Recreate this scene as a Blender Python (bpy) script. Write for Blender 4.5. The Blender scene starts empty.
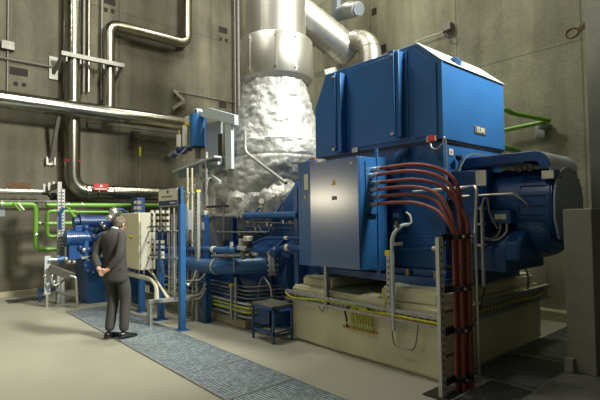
import bpy, bmesh, math, random
from mathutils import Vector, Matrix, noise
random.seed(7)
PI=math.pi
V=Vector
C=bpy.context.scene.collection
# ---------------------------------------------------------------- camera
F=453.3; H=1.6
ya,pi_,ro=[math.radians(a) for a in (41.0855,2.0962,-0.7317)]
fw=V((math.sin(ya)*math.cos(pi_),math.cos(ya)*math.cos(pi_),math.sin(pi_)))
r0=V((math.cos(ya),-math.sin(ya),0)); u0=r0.cross(fw)
rt=r0*math.cos(ro)+u0*math.sin(ro); up=-r0*math.sin(ro)+u0*math.cos(ro)
CAM=V((0,0,H))
def P(x,y,X=None,Y=None,Z=None):
    """where the line of sight through a point of the photo meets a real plane of the room"""
    d=rt*(x-300)/F+up*(200-y)/F+fw
    t=X/d.x if X is not None else Y/d.y if Y is not None else (Z-H)/d.z
    return CAM+d*t
cam=bpy.data.cameras.new('camera'); camo=bpy.data.objects.new('camera',cam); C.objects.link(camo)
cam.sensor_width=36; cam.lens=F/600*36; cam.clip_end=100
camo.matrix_world=Matrix(((rt.x,up.x,-fw.x,0),(rt.y,up.y,-fw.y,0),(rt.z,up.z,-fw.z,H),(0,0,0,1)))
bpy.context.scene.camera=camo

# ---------------------------------------------------------------- materials
def mat(name,col,rough=.5,metal=0.,nz=0.,nscale=8.,bump=0.,bscale=40.,spec=.5,coat=0.,col2=None,detail=4.,stretch=None):
    m=bpy.data.materials.new(name); m.use_nodes=True; nt=m.node_tree; n=nt.nodes; L=nt.links
    b=n['Principled BSDF']; b.inputs['Base Color'].default_value=(*col,1)
    b.inputs['Roughness'].default_value=rough; b.inputs['Metallic'].default_value=metal
    b.inputs['Specular IOR Level'].default_value=spec; b.inputs['Coat Weight'].default_value=coat
    b.inputs['Coat Roughness'].default_value=.12
    if nz or bump:
        tc=n.new('ShaderNodeTexCoord'); mp=n.new('ShaderNodeMapping'); L.new(tc.outputs['Object'],mp.inputs[0])
        if stretch: mp.inputs['Scale'].default_value=stretch
    if nz:
        t=n.new('ShaderNodeTexNoise'); t.inputs['Scale'].default_value=nscale; t.inputs['Detail'].default_value=detail
        L.new(mp.outputs[0],t.inputs['Vector'])
        cr=n.new('ShaderNodeValToRGB'); c2=col2 or tuple(c*(1-nz) for c in col)
        cr.color_ramp.elements[0].position=.35; cr.color_ramp.elements[0].color=(*c2,1)
        cr.color_ramp.elements[1].position=.65; cr.color_ramp.elements[1].color=(*col,1)
        L.new(t.outputs['Fac'],cr.inputs[0]); L.new(cr.outputs[0],b.inputs['Base Color'])
    if bump:
        t=n.new('ShaderNodeTexNoise'); t.inputs['Scale'].default_value=bscale; t.inputs['Detail'].default_value=3
        L.new(mp.outputs[0],t.inputs['Vector'])
        bm=n.new('ShaderNodeBump'); bm.inputs['Strength'].default_value=bump; bm.inputs['Distance'].default_value=.02
        L.new(t.outputs['Fac'],bm.inputs['Height']); L.new(bm.outputs[0],b.inputs['Normal'])
    return m
def wall_mat(name,col,col2,joint,axis,sx,sz,off=(0,0)):
    """cast concrete: blotches, vertical streaks, board joints every sx by sz metres"""
    m=mat(name,col,.85,nz=1,nscale=.9,col2=col2,detail=8,bump=.25,bscale=18)
    nt=m.node_tree;n=nt.nodes;L=nt.links;b=n['Principled BSDF']
    src=b.inputs['Base Color'].links[0].from_socket
    tc=n.new('ShaderNodeTexCoord'); mp=n.new('ShaderNodeMapping'); L.new(tc.outputs['Object'],mp.inputs[0])
    sc=[1,1,.12]; mp.inputs['Scale'].default_value=sc
    t=n.new('ShaderNodeTexNoise'); t.inputs['Scale'].default_value=3.5; t.inputs['Detail'].default_value=6; L.new(mp.outputs[0],t.inputs['Vector'])
    mr=n.new('ShaderNodeMapRange'); mr.inputs[1].default_value=.3; mr.inputs[2].default_value=.7; mr.inputs[3].default_value=.66; mr.inputs[4].default_value=1.12
    L.new(t.outputs['Fac'],mr.inputs[0])
    t2=n.new('ShaderNodeTexNoise'); t2.inputs['Scale'].default_value=30; t2.inputs['Detail'].default_value=4; L.new(tc.outputs['Object'],t2.inputs['Vector'])
    mr2=n.new('ShaderNodeMapRange'); mr2.inputs[1].default_value=.3; mr2.inputs[2].default_value=.7; mr2.inputs[3].default_value=.88; mr2.inputs[4].default_value=1.08
    L.new(t2.outputs['Fac'],mr2.inputs[0])
    mu=n.new('ShaderNodeMath'); mu.operation='MULTIPLY'; L.new(mr.outputs[0],mu.inputs[0]); L.new(mr2.outputs[0],mu.inputs[1])
    sp=n.new('ShaderNodeSeparateXYZ'); L.new(tc.outputs['Object'],sp.inputs[0])
    def line(sock,size,o,w):
        a=n.new('ShaderNodeMath');a.operation='ADD';a.inputs[1].default_value=o+100*size; L.new(sock,a.inputs[0])
        d=n.new('ShaderNodeMath');d.operation='MODULO';d.inputs[1].default_value=size; L.new(a.outputs[0],d.inputs[0])
        g=n.new('ShaderNodeMath');g.operation='GREATER_THAN';g.inputs[1].default_value=w; L.new(d.outputs[0],g.inputs[0])
        h=n.new('ShaderNodeMapRange'); h.inputs[3].default_value=joint; h.inputs[4].default_value=1; L.new(g.outputs[0],h.inputs[0])
        return h.outputs[0]
    a=line(sp.outputs[axis],sx,off[0],.025); c=line(sp.outputs[2],sz,off[1],.02)
    m2=n.new('ShaderNodeMath'); m2.operation='MULTIPLY'; L.new(a,m2.inputs[0]); L.new(c,m2.inputs[1])
    m3=n.new('ShaderNodeMath'); m3.operation='MULTIPLY'; L.new(m2.outputs[0],m3.inputs[0]); L.new(mu.outputs[0],m3.inputs[1])
    mx=n.new('ShaderNodeVectorMath'); mx.operation='SCALE'; L.new(src,mx.inputs[0]); L.new(m3.outputs[0],mx.inputs['Scale'])
    L.new(mx.outputs[0],b.inputs['Base Color'])
    return m
def grate_mat(name,col,dark,pitch,rough=.45):
    """bar grating: bright bars over dark gaps, as a lattice in the metal sheet"""
    m=mat(name,col,rough,.6); nt=m.node_tree;n=nt.nodes;L=nt.links;b=n['Principled BSDF']
    tc=n.new('ShaderNodeTexCoord'); sp=n.new('ShaderNodeSeparateXYZ'); L.new(tc.outputs['Object'],sp.inputs[0])
    def w(s):
        a=n.new('ShaderNodeMath');a.operation='ADD';a.inputs[1].default_value=50; L.new(s,a.inputs[0])
        d=n.new('ShaderNodeMath');d.operation='MODULO';d.inputs[1].default_value=pitch; L.new(a.outputs[0],d.inputs[0])
        g=n.new('ShaderNodeMath');g.operation='LESS_THAN';g.inputs[1].default_value=pitch*.3; L.new(d.outputs[0],g.inputs[0]); return g.outputs[0]
    x=n.new('ShaderNodeMath');x.operation='MAXIMUM'; L.new(w(sp.outputs[0]),x.inputs[0]); L.new(w(sp.outputs[1]),x.inputs[1])
    t=n.new('ShaderNodeTexNoise'); t.inputs['Scale'].default_value=22; t.inputs['Detail'].default_value=5; L.new(tc.outputs['Object'],t.inputs['Vector'])
    mm=n.new('ShaderNodeMapRange'); mm.inputs[1].default_value=.35; mm.inputs[2].default_value=.65; mm.inputs[3].default_value=.55; mm.inputs[4].default_value=1.25; L.new(t.outputs['Fac'],mm.inputs[0])
    mi=n.new('ShaderNodeMix'); mi.data_type='RGBA'; L.new(x.outputs[0],mi.inputs[0]); mi.inputs[6].default_value=(*dark,1); mi.inputs[7].default_value=(*col,1)
    sc=n.new('ShaderNodeVectorMath'); sc.operation='SCALE'; L.new(mi.outputs[2],sc.inputs[0]); L.new(mm.outputs[0],sc.inputs['Scale'])
    L.new(sc.outputs[0],b.inputs['Base Color'])
    mt=n.new('ShaderNodeMath');mt.operation='MULTIPLY';mt.inputs[1].default_value=.5; L.new(x.outputs[0],mt.inputs[0]); L.new(mt.outputs[0],b.inputs['Metallic'])
    return m
M={}
M['blue']=mat('blue_enamel',(.020,.112,.315),.40,coat=.12,nz=.12,nscale=3,bump=.02,bscale=60)
M['blue_satin']=mat('blue_satin_cover',(.018,.085,.26),.30,0,coat=1.0,spec=.8); M['blue_satin'].node_tree.nodes['Principled BSDF'].inputs['Coat Roughness'].default_value=.19; M['blue_satin'].node_tree.nodes['Principled BSDF'].inputs['Coat IOR'].default_value=1.65
M['blue_skid']=mat('blue_skid_enamel',(.011,.068,.23),.36,coat=.2)
M['roofp']=mat('pale_sheet',(.62,.66,.62),.35,.2)
M['clad']=mat('aluminium_cladding',(.38,.37,.32),.24,1,nz=.15,nscale=1.2,bump=.05,bscale=6)
M['cladc']=mat('old_cladding',(.36,.34,.28),.28,1,nz=.2,nscale=1.2,bump=.06,bscale=6)
M['foil']=mat('crumpled_foil',(.50,.51,.505),.50,.45,nz=.25,nscale=9,bump=.9,bscale=16)
M['cladw']=mat('pale_aluminium_sheet',(.50,.49,.45),.40,.85,nz=.1,nscale=1.2,bump=.04,bscale=6)
M['foil2']=mat('quilted_foil',(.80,.795,.76),.42,.4,nz=.3,nscale=9,bump=1.0,bscale=22)
M['galv']=mat('galvanised_steel',(.42,.43,.42),.5,.6,nz=.2,nscale=25)
M['galvb']=mat('fresh_galvanised',(.62,.63,.60),.5,.3,nz=.15,nscale=25)
M['valvew']=mat('pale_valve_metal',(.66,.64,.55),.35,.3)
M['galvd']=mat('dull_steel',(.20,.20,.18),.5,.5,nz=.2,nscale=15)
M['steel']=mat('bright_steel',(.68,.66,.60),.3,.9)
M['lgrey']=mat('light_grey_enamel',(.50,.56,.60),.4,.1)
M['mgrey']=mat('grey_enamel',(.24,.28,.33),.45)
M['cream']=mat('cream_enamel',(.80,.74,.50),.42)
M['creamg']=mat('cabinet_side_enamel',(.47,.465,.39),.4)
M['green']=mat('green_pipe_paint',(.15,.34,.04),.4,coat=.1)
M['plinth']=mat('painted_plinth',(.68,.66,.46),.6,nz=.18,nscale=2.5,bump=.15,bscale=9)
M['floor']=mat('painted_screed',(.35,.345,.275),.5,nz=.14,nscale=1.1,bump=.04,bscale=30,detail=8)
M['curb']=mat('curb_concrete',(.46,.42,.29),.75,nz=.2,nscale=6)
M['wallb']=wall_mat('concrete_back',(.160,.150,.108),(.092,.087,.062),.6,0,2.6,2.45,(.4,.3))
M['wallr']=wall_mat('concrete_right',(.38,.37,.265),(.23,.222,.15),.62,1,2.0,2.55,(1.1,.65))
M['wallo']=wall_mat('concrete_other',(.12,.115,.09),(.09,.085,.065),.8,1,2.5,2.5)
M['ceil']=mat('ceiling_paint',(.11,.11,.09),.9,nz=.1)
M['pill']=mat('grey_column_paint',(.22,.22,.185),.7,nz=.15,nscale=5,bump=.1)
M['pier']=mat('dark_pier_concrete',(.15,.15,.12),.8,nz=.2,nscale=3,bump=.1)
M['kerb']=mat('dark_kerb_paint',(.09,.09,.078),.75,nz=.3,nscale=6)
M['suit']=mat('charcoal_cloth',(.068,.068,.066),.9,nz=.25,nscale=60,spec=.2)
M['skin']=mat('skin',(.62,.36,.27),.55)
M['hair']=mat('brown_grey_hair',(.07,.052,.032),.6,nz=.5,nscale=45,col2=(.20,.175,.13),bump=.6,bscale=90)
M['shirt']=mat('white_shirt',(.7,.7,.72),.8)
M['black']=mat('black_rubber',(.012,.012,.013),.45)
M['shoe']=mat('black_leather',(.012,.011,.011),.25)
M['red']=mat('red_cable_sheath',(.20,.045,.035),.42)
M['redp']=mat('red_paint',(.42,.03,.03),.4)
M['yellow']=mat('yellow_plastic',(.72,.56,.03),.4)
M['yg']=mat('yellow_green_sheath',(.55,.50,.03),.45,nz=.4,nscale=30,col2=(.3,.4,.03))
M['white']=mat('white_plastic',(.75,.73,.66),.4)
M['wire']=mat('beige_wire',(.50,.47,.35),.5)
M['copper']=mat('copper',(.45,.2,.1),.4,.8)
M['brass']=mat('brass',(.42,.36,.22),.4,.8)
M['grate']=grate_mat('walkway_grating',(.46,.55,.60),(.07,.09,.10),.034)
M['grated']=grate_mat('dark_grating',(.17,.19,.19),(.018,.02,.02),.034)
def stripe_mat(name,col,dark,pitch,duty,axes=(0,0,1)):
    m=mat(name,col,.5,.5); nt=m.node_tree;n=nt.nodes;L=nt.links;b=n['Principled BSDF']
    tc=n.new('ShaderNodeTexCoord'); dp=n.new('ShaderNodeVectorMath'); dp.operation='DOT_PRODUCT'; dp.inputs[1].default_value=axes; L.new(tc.outputs['Object'],dp.inputs[0])
    a=n.new('ShaderNodeMath');a.operation='ADD';a.inputs[1].default_value=100*pitch; L.new(dp.outputs['Value'],a.inputs[0])
    d=n.new('ShaderNodeMath');d.operation='MODULO';d.inputs[1].default_value=pitch; L.new(a.outputs[0],d.inputs[0])
    g=n.new('ShaderNodeMath');g.operation='LESS_THAN';g.inputs[1].default_value=pitch*duty; L.new(d.outputs[0],g.inputs[0])
    mi=n.new('ShaderNodeMix'); mi.data_type='RGBA'; L.new(g.outputs[0],mi.inputs[0]); mi.inputs[6].default_value=(*col,1); mi.inputs[7].default_value=(*dark,1); L.new(mi.outputs[2],b.inputs['Base Color'])
    return m
M['slotz']=stripe_mat('punched_slots',(.55,.56,.54),(.05,.05,.045),.062,.45)
M['sloth']=stripe_mat('punched_tray_side',(.50,.48,.40),(.22,.21,.15),.075,.45,(1,1,0))
M['dark']=mat('dark_recess',(.02,.018,.014),.9)
M['rust']=mat('rusty_patch',(.16,.09,.05),.9,nz=.4,nscale=20)
M['label']=mat('sticker',(.62,.60,.50),.5)
M['signb']=mat('sign_blue',(.010,.038,.14),.4)
M['signw']=mat('sign_cream',(.82,.80,.66),.4)
M['tabletop']=mat('worn_steel_top',(.25,.24,.20),.45,.4,nz=.3,nscale=7)

# ---------------------------------------------------------------- mesh builder
class MB:
    def __init__(s): s.v=[]; s.f=[]
    def add(s,vs,fs):
        k=len(s.v); s.v+= [V(a) for a in vs]; s.f+=[tuple(k+i for i in f) for f in fs]; return s
    def box(s,a,b):
        x0,y0,z0=[min(a[i],b[i]) for i in range(3)]; x1,y1,z1=[max(a[i],b[i]) for i in range(3)]
        return s.add([(x0,y0,z0),(x1,y0,z0),(x1,y1,z0),(x0,y1,z0),(x0,y0,z1),(x1,y0,z1),(x1,y1,z1),(x0,y1,z1)],
          [(0,3,2,1),(4,5,6,7),(0,1,5,4),(1,2,6,5),(2,3,7,6),(3,0,4,7)])
    def bar(s,p,q,w,h,upv=(0,0,1)):
        p,q=V(p),V(q); d=(q-p).normalized(); u=V(upv)
        if abs(d.dot(u))>.98: u=V((1,0,0))
        a=d.cross(u).normalized()*w/2; b=a.cross(d).normalized()*h/2
        vs=[p-a-b,p+a-b,p+a+b,p-a+b,q-a-b,q+a-b,q+a+b,q-a+b]
        return s.add(vs,[(0,1,2,3),(7,6,5,4),(0,4,5,1),(1,5,6,2),(2,6,7,3),(3,7,4,0)])
    def prism(s,pts,ax,a,b):
        """pts: 2-D outline in the two other axes (in order), extruded along axis ax"""
        def mk(p,t):
            l=[p[0],p[1]]; l.insert(ax,t); return tuple(l)
        n=len(pts); vs=[mk(p,a) for p in pts]+[mk(p,b) for p in pts]
        fs=[tuple(range(n))[::-1],tuple(range(n,2*n))]+[(i,(i+1)%n,n+(i+1)%n,n+i) for i in range(n)]
        return s.add(vs,fs)
    def tube(s,pts,r,n=12,cap=True,rs=None):
        pts=[V(p) for p in pts]; k=len(pts); t0=(pts[1]-pts[0]).normalized()
        ref=V((0,0,1)) if abs(t0.z)<.9 else V((1,0,0)); a=t0.cross(ref).normalized(); vs=[];
        for i,p in enumerate(pts):
            t=((pts[min(i+1,k-1)]-p).normalized()+(p-pts[max(i-1,0)]).normalized()).normalized()
            a=(a-t*a.dot(t)).normalized(); b=t.cross(a); rr=rs[i] if rs else r
            vs+=[p+(a*math.cos(2*PI*j/n)+b*math.sin(2*PI*j/n))*rr for j in range(n)]
        fs=[(i*n+j,i*n+(j+1)%n,(i+1)*n+(j+1)%n,(i+1)*n+j) for i in range(k-1) for j in range(n)]
        if cap: fs+=[tuple(range(n))[::-1],tuple(range((k-1)*n,k*n))]
        return s.add(vs,fs)
    def cyl(s,p,q,r,r2=None,n=20): return s.tube([p,q],r,n,rs=[r,r if r2 is None else r2])
    def lathe(s,prof,o,axis=(0,0,1),n=32,fn=None):
        ax=V(axis).normalized(); ref=V((1,0,0)) if abs(ax.x)<.9 else V((0,1,0)); a=(ref-ax*ref.dot(ax)).normalized(); b=ax.cross(a); o=V(o)
        k=len(prof); vs=[]
        for (r,z) in prof:
            for j in range(n):
                t=2*PI*j/n; d=a*math.cos(t)+b*math.sin(t); p=o+ax*z+d*r
                if fn: p=p+d*fn(p,t,z)
                vs.append(p)
        fs=[(i*n+j,i*n+(j+1)%n,(i+1)*n+(j+1)%n,(i+1)*n+j) for i in range(k-1) for j in range(n)]
        fs+=[tuple(range(n))[::-1],tuple(range((k-1)*n,k*n))]
        return s.add(vs,fs)
    def ball(s,c,r,n=12,sc=(1,1,1)):
        c=V(c); vs=[];m=n//2
        for i in range(1,m):
            a=PI*i/m
            for j in range(n):
                b=2*PI*j/n; vs.append(c+V((r*sc[0]*math.sin(a)*math.cos(b),r*sc[1]*math.sin(a)*math.sin(b),r*sc[2]*math.cos(a))))
        top=len(vs); vs+=[c+V((0,0,r*sc[2])),c-V((0,0,r*sc[2]))]
        fs=[(i*n+j,(i+1)*n+j,(i+1)*n+(j+1)%n,i*n+(j+1)%n) for i in range(m-2) for j in range(n)]
        fs+=[(top,j,(j+1)%n) for j in range(n)]+[(top+1,(m-2)*n+(j+1)%n,(m-2)*n+j) for j in range(n)]
        return s.add(vs,fs)
    def build(s,name,m,parent=None,bev=0,smooth=True):
        off=V((0,0,0))
        if parent is not None: off=ORG[parent.name]
        else:
            xs=[v.x for v in s.v];ys=[v.y for v in s.v];zs=[v.z for v in s.v]
            off=V(((min(xs)+max(xs))/2,(min(ys)+max(ys))/2,min(zs)))
        me=bpy.data.meshes.new(name); me.from_pydata([v-off for v in s.v],[],s.f)
        bm=bmesh.new(); bm.from_mesh(me); bmesh.ops.recalc_face_normals(bm,faces=bm.faces); bm.to_mesh(me); bm.free()
        me.materials.append(M[m] if isinstance(m,str) else m)
        if smooth:
            me.polygons.foreach_set('use_smooth',[True]*len(me.polygons)); me.set_sharp_from_angle(angle=math.radians(38))
        o=bpy.data.objects.new(name,me); C.objects.link(o)
        if parent is not None: o.parent=parent
        else: o.location=off
        ORG[o.name]=off
        if bev:
            b=o.modifiers.new('bevel','BEVEL'); b.width=bev; b.segments=2; b.limit_method='ANGLE'; b.angle_limit=math.radians(50)
            b.harden_normals=False
        return o
ORG={}
def thing(name,label,cat,loc,group=None):
    o=bpy.data.objects.new(name,None); C.objects.link(o); o.location=V(loc); o.empty_display_size=.1
    o['label']=label; o['category']=cat
    if group: o['group']=group
    ORG[o.name]=V(loc); return o
def tag(o,label,cat,group=None):
    o['label']=label; o['category']=cat
    if group: o['group']=group
    return o
def struct(o): o['kind']='structure'; return o
def lab(o,l): o['label']=l; return o
def box(a,b,name,m,parent=None,bev=0): return MB().box(a,b).build(name,m,parent,bev)
def fil(pts,r,n=6):
    """round the corners of a polyline"""
    pts=[V(p) for p in pts]; out=[pts[0]]
    for i in range(1,len(pts)-1):
        p=pts[i]; a=(pts[i-1]-p); b=(pts[i+1]-p); d=min(r,a.length*.49,b.length*.49); a=p+a.normalized()*d; b=p+b.normalized()*d
        for k in range(n+1):
            t=k/n; out.append(a*(1-t)**2+p*2*t*(1-t)+b*t*t)
    return out+[pts[-1]]
def smoothc(pts,n=6):
    """Catmull-Rom through the points"""
    pts=[V(p) for p in pts]; q=[pts[0]*2-pts[1]]+pts+[pts[-1]*2-pts[-2]]; out=[]
    for i in range(1,len(q)-2):
        for k in range(n):
            t=k/n; out.append(.5*((2*q[i])+(q[i+1]-q[i-1])*t+(2*q[i-1]-5*q[i]+4*q[i+1]-q[i+2])*t*t+(3*q[i]-q[i-1]-3*q[i+1]+q[i+2])*t**3))
    return out+[pts[-1]]
def text(s,name,size,loc,xdir,updir,m,parent,ext=.002,align='CENTER'):
    cu=bpy.data.curves.new('t','FONT'); cu.body=s; cu.size=size; cu.align_x=align; cu.align_y='CENTER'; cu.extrude=ext
    to=bpy.data.objects.new('t',cu); C.objects.link(to); bpy.context.view_layer.update()
    me=bpy.data.meshes.new_from_object(to); bpy.data.objects.remove(to)
    x=V(xdir).normalized(); y=V(updir).normalized(); z=x.cross(y); off=ORG[parent.name]; loc=V(loc)
    me.transform(Matrix(((x.x,y.x,z.x,loc.x-off.x),(x.y,y.y,z.y,loc.y-off.y),(x.z,y.z,z.z,loc.z-off.z),(0,0,0,1))))
    me.materials.clear(); me.materials.append(M[m]); o=bpy.data.objects.new(name,me); C.objects.link(o); o.parent=parent; ORG[o.name]=off
    return o
BX,RX=11.33,7.5      # back wall plane Y, right wall plane X
# ---------------------------------------------------------------- the room
struct(box((-4,-5,-.3),(8,12,0),'floor','floor'))
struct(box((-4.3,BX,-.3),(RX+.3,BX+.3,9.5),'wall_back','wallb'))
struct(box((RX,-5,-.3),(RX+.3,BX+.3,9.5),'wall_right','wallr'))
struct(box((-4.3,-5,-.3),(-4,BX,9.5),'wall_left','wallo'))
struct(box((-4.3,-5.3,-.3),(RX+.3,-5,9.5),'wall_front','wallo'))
struct(box((-4.3,-5.3,9.5),(RX+.3,BX+.3,9.8),'ceiling','ceil'))
struct(box((RX-.22,2.4,0),(RX,BX,.14),'baseboard_right','curb'))
struct(box((-4,BX-.1,0),(2.2,BX,.1),'baseboard_back','curb'))
# low concrete step under the turbine train
struct(box((3.68,5.45,0),(RX-.3,11.0,.13),'trim_1','curb',bev=.015))
# raised kerb that carries the grey column at the right
struct(box((3.0,-2,0),(6.54,1.64,.11),'trim_2','kerb',bev=.01))
# ---------------------------------------------------------------- walkway gratings
ys=[1.73-.86,1.73,2.59,3.45,4.31,5.15,6.03,6.9,7.78,8.66]
words=['nearest the camera, cut off by the bottom edge','second from the bottom edge of the photo','with the pale bright seam at its near edge','third from the man towards the camera','second from the man towards the camera','just in front of the man\'s shoes','on which the man stands, below the cream cabinet','behind the man along the blue skid','at the far end of the walkway by the blue tank']
for i in range(9):
    if i<1: continue
    o=box((2.145,ys[i]+.008,.001),(2.895,ys[i+1]-.008,.012),'floor_grating','grate')
    t=thing('floor_grating','grey steel walkway grating panel '+words[i],'floor grating',(2.52,ys[i],0),'walkway gratings between man and machine')
    o.parent=t; o.location=ORG[o.name]-ORG[t.name]; o.name='grating_mesh'
    MB().box((2.13,ys[i]-.006,.0),(2.91,ys[i]+.006,.016)).box((2.13,ys[i],.0),(2.143,ys[i+1],.016)).box((2.897,ys[i],.0),(2.91,ys[i+1],.016)).build('edge_angle','galv',t)
# dark gratings on the near side of the plinth
gx=[3.2,4.28,5.3,6.25,7.25]
dw=['at the bottom edge in front of the red cables','right of the red cables, beside the plinth','along the far end of the plinth','nearest the right wall behind the grey column']
for i in range(4):
    t=thing('floor_grating','dark steel pit grating panel '+dw[i],'floor grating',(gx[i],1.9,0),'dark gratings beside the plinth')
    y1=2.12 if i==0 else 2.39
    box((gx[i]+.01,1.66,.001),(gx[i+1]-.01,y1,.012),'grating_mesh','grated',t)
    MB().box((gx[i]-.008,1.65,0),(gx[i]+.008,y1,.016)).box((gx[i],y1,0),(gx[i+1],y1+.014,.018)).build('edge_angle','galv',t)
tag(box((3.5,2.16,.001),(3.86,2.39,.01),'cable_pit_cover','dark'),'black cable pit opening at the foot of the red cables','pit cover')
# ---------------------------------------------------------------- grey column with pad, at right
t=thing('concrete_column','grey square column stub on kerb in front of the exciter end','column',(4.85,1.5,.11))
box((4.76,1.385,.11),(5.02,1.625,1.64),'column_shaft','pill',t,.008)
box((4.70,1.56,.111),(4.9,1.635,.24),'foot_block','pill',t,.006)
struct(box((6.55,-2,0),(RX-.01,1.90,9.4),'wall_pier','pier'))
bpy.data.objects['wall_pier'].name='trim_3'
# ---------------------------------------------------------------- plinth
PX0,PX1,PY0,PY1=3.87,6.2,2.41,4.64
t=thing('machine_plinth','beige painted concrete plinth under the big blue generator','plinth',(5,3.5,0))
def rough_block(a,b,name,m,parent,amp=.012,seg=.09):
    me=MB(); x0,y0,z0=a; x1,y1,z1=b
    bm=bmesh.new(); bmesh.ops.create_cube(bm,size=1)
    for v in bm.verts: v.co=V(((a[0]+b[0])/2+v.co.x*(x1-x0),(a[1]+b[1])/2+v.co.y*(y1-y0),(a[2]+b[2])/2+v.co.z*(z1-z0)))
    bmesh.ops.bevel(bm,geom=bm.edges[:],offset=.03,segments=2,affect='EDGES')
    bmesh.ops.subdivide_edges(bm,edges=[e for e in bm.edges if e.calc_length()>seg*2],cuts=12,use_grid_fill=True)
    for v in bm.verts:
        d=noise.noise_vector(v.co*4.5)*amp; 
        if v.co.z>z0+.02: v.co+=d
    me.v=[v.co.copy() for v in bm.verts]; bm.verts.index_update(); me.f=[tuple(v.index for v in f.verts) for f in bm.faces]; bm.free()
    return me.build(name,m,parent)
rough_block((PX0,PY0,0),(PX1,PY1,.70),'base_block','plinth',t)
rough_block((PX0+.05,PY0+.06,.68),(PX1-.06,3.18,.84),'top_block','plinth',t,.01)
rough_block((PX0+.13,4.02,.68),(PX1-.06,4.56,.82),'top_block','plinth',t,.01)
# ---------------------------------------------------------------- generator
GX,GW=4.35,5.82
g=thing('generator','huge blue generator housing with sloping pale roof edge, on beige plinth','generator',(5.08,3.6,.84))
prof=[(2.64,2.42),(2.64,3.27),(2.95,3.55),(4.41,3.55),(4.64,3.12),(4.64,2.42)]
MB().prism(prof,0,GX,GW).build('upper_housing','blue',g,.006)
lab(MB().prism([(2.634,3.272),(2.95,3.556),(2.945,3.562),(2.62,3.272)],0,GX-.004,GW+.004).build('chamfer_layer','roofp',g),'pale layer over the sloping roof edge')  # thin pale slab laid over the near chamfer of the housing
box((GX+.035,2.675,1.0),(GW-.035,4.6,2.415),'lower_housing','blue',g,.006)
box((4.2,2.56,.84),(5.95,4.6,.93),'base_frame','blue_skid',g,.006)
box((4.28,2.6,.93),(5.88,4.6,1.0),'base_frame','blue_skid',g,.006)
def ypx(x,y,X): return P(x,y,X=X).y
# door panels on the long side, thin raised sheets
for (xa,xb) in ((349.5,408.5),(414.5,437)):
    ya_=ypx(xa,100,GX); yb=ypx(xb,100,GX)
    lo,hi=min(ya_,yb),max(ya_,yb)
    MB().prism([(lo,2.47),(lo,3.26 if lo<2.9 else 3.50),(max(hi,lo+.05),3.50),(hi,2.47)],0,GX-.012,GX+.01).build('side_panel','blue',g,.004)
for (xa,xb,yt,yb) in ((335.5,345.5,76,152),(393.5,404.5,54,137)):
    y0=ypx(xb,100,GX-.05); y1=ypx(xa,100,GX-.05); z1=P(xa,yt,X=GX-.05).z; z0=P(xb,yb,X=GX-.05).z
    r=MB().box((GX-.11,y0+.03,z0),(GX,y1-.05,z1)).build('lifting_rail','blue',g,.004); MB().box((GX-.13,y1-.07,z0+.02),(GX-.105,y1+.01,z1+.02)).build('rail_flange','blue',r,.002)
    for zz in (z0+.04,z1-.04): MB().cyl((GX-.15,y1-.04,zz),(GX-.13,y1-.04,zz),.020,n=10).build('bolt','steel',r)
lug=MB().prism([(2.66,3.28),(2.64,3.36),(2.70,3.42),(2.80,3.40),(2.84,3.40)],0,4.74,4.79); o=lug.build('lifting_lug','blue',g)
MB().cyl((4.735,2.715,3.365),(4.795,2.715,3.365),.018,n=10).build('lug_eye','dark',o)
npl=box((5.03,2.628,2.555),(5.30,2.64,2.645),'nameplate','galvd',g,.003)
text('ELIN','nameplate_letters',.085,(5.165,2.626,2.60),(1,0,0),(0,0,1),'white',npl,.002)
# seam strip between the housings, corner edge trim
lab(MB().box((GX+.01,2.655,2.395),(GW-.01,2.68,2.42)).box((GX+.01,2.655,2.395),(GX+.03,4.6,2.42)).build('housing_seam','black',g),'black gasket seam')
MB().box((GX-.006,2.63,2.43),(GX+.03,2.65,3.26)).build('corner_trim','blue',g)
MB().box((GX+.03,2.655,1.0),(GX+.075,2.675,2.39)).build('corner_trim','blue',g)
for (x,y,w,h) in ((451,152,.07,.05),):
    p=P(x,y,Y=2.672); lab(box((p.x-.04,2.668,p.z-.035),(p.x+.04,2.674,p.z+.035),'sticker','label',g),'white sticker with orange mark'); 
    box((p.x-.012,2.666,p.z-.015),(p.x+.012,2.669,p.z+.01),'sticker_mark','redp',g)
p=P(355,150,X=GX-.01); lab(box((GX-.016,p.y-.05,p.z-.03),(GX-.011,p.y+.05,p.z+.03),'sticker','label',g),'small white sticker above the terminal box')
p=P(410,202,X=GX+.03)
# small pipes along the lower housing
for (ya,yb_,xa,xb,r) in ((237.5,236.5,386,436,.008),(249,249,398,436,.017)):
    MB().tube([P(xa,ya,X=4.3),P(xb,yb_,X=4.3)],r,8).build('coolant_pipe','blue_skid',g)
p=P(437,249,X=4.3); MB().cyl(p+V((0,.05,0)),p+V((0,-.05,0)),.028,n=12).build('pipe_union','label',g)
e=[P(399,170,X=4.36),P(398,158,X=4.30),P(404,152,X=4.32),P(409,152,X=4.4)]
MB().tube(smoothc(e),.05,12).build('vent_elbow','blue',g)
for (x,y) in ((408,271),(436,272)):
    p=P(x,y,X=4.25); MB().cyl((p.x,p.y,.93),(p.x,p.y,1.0),.028,n=8).build('anchor_bolt','brass',g)
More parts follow.
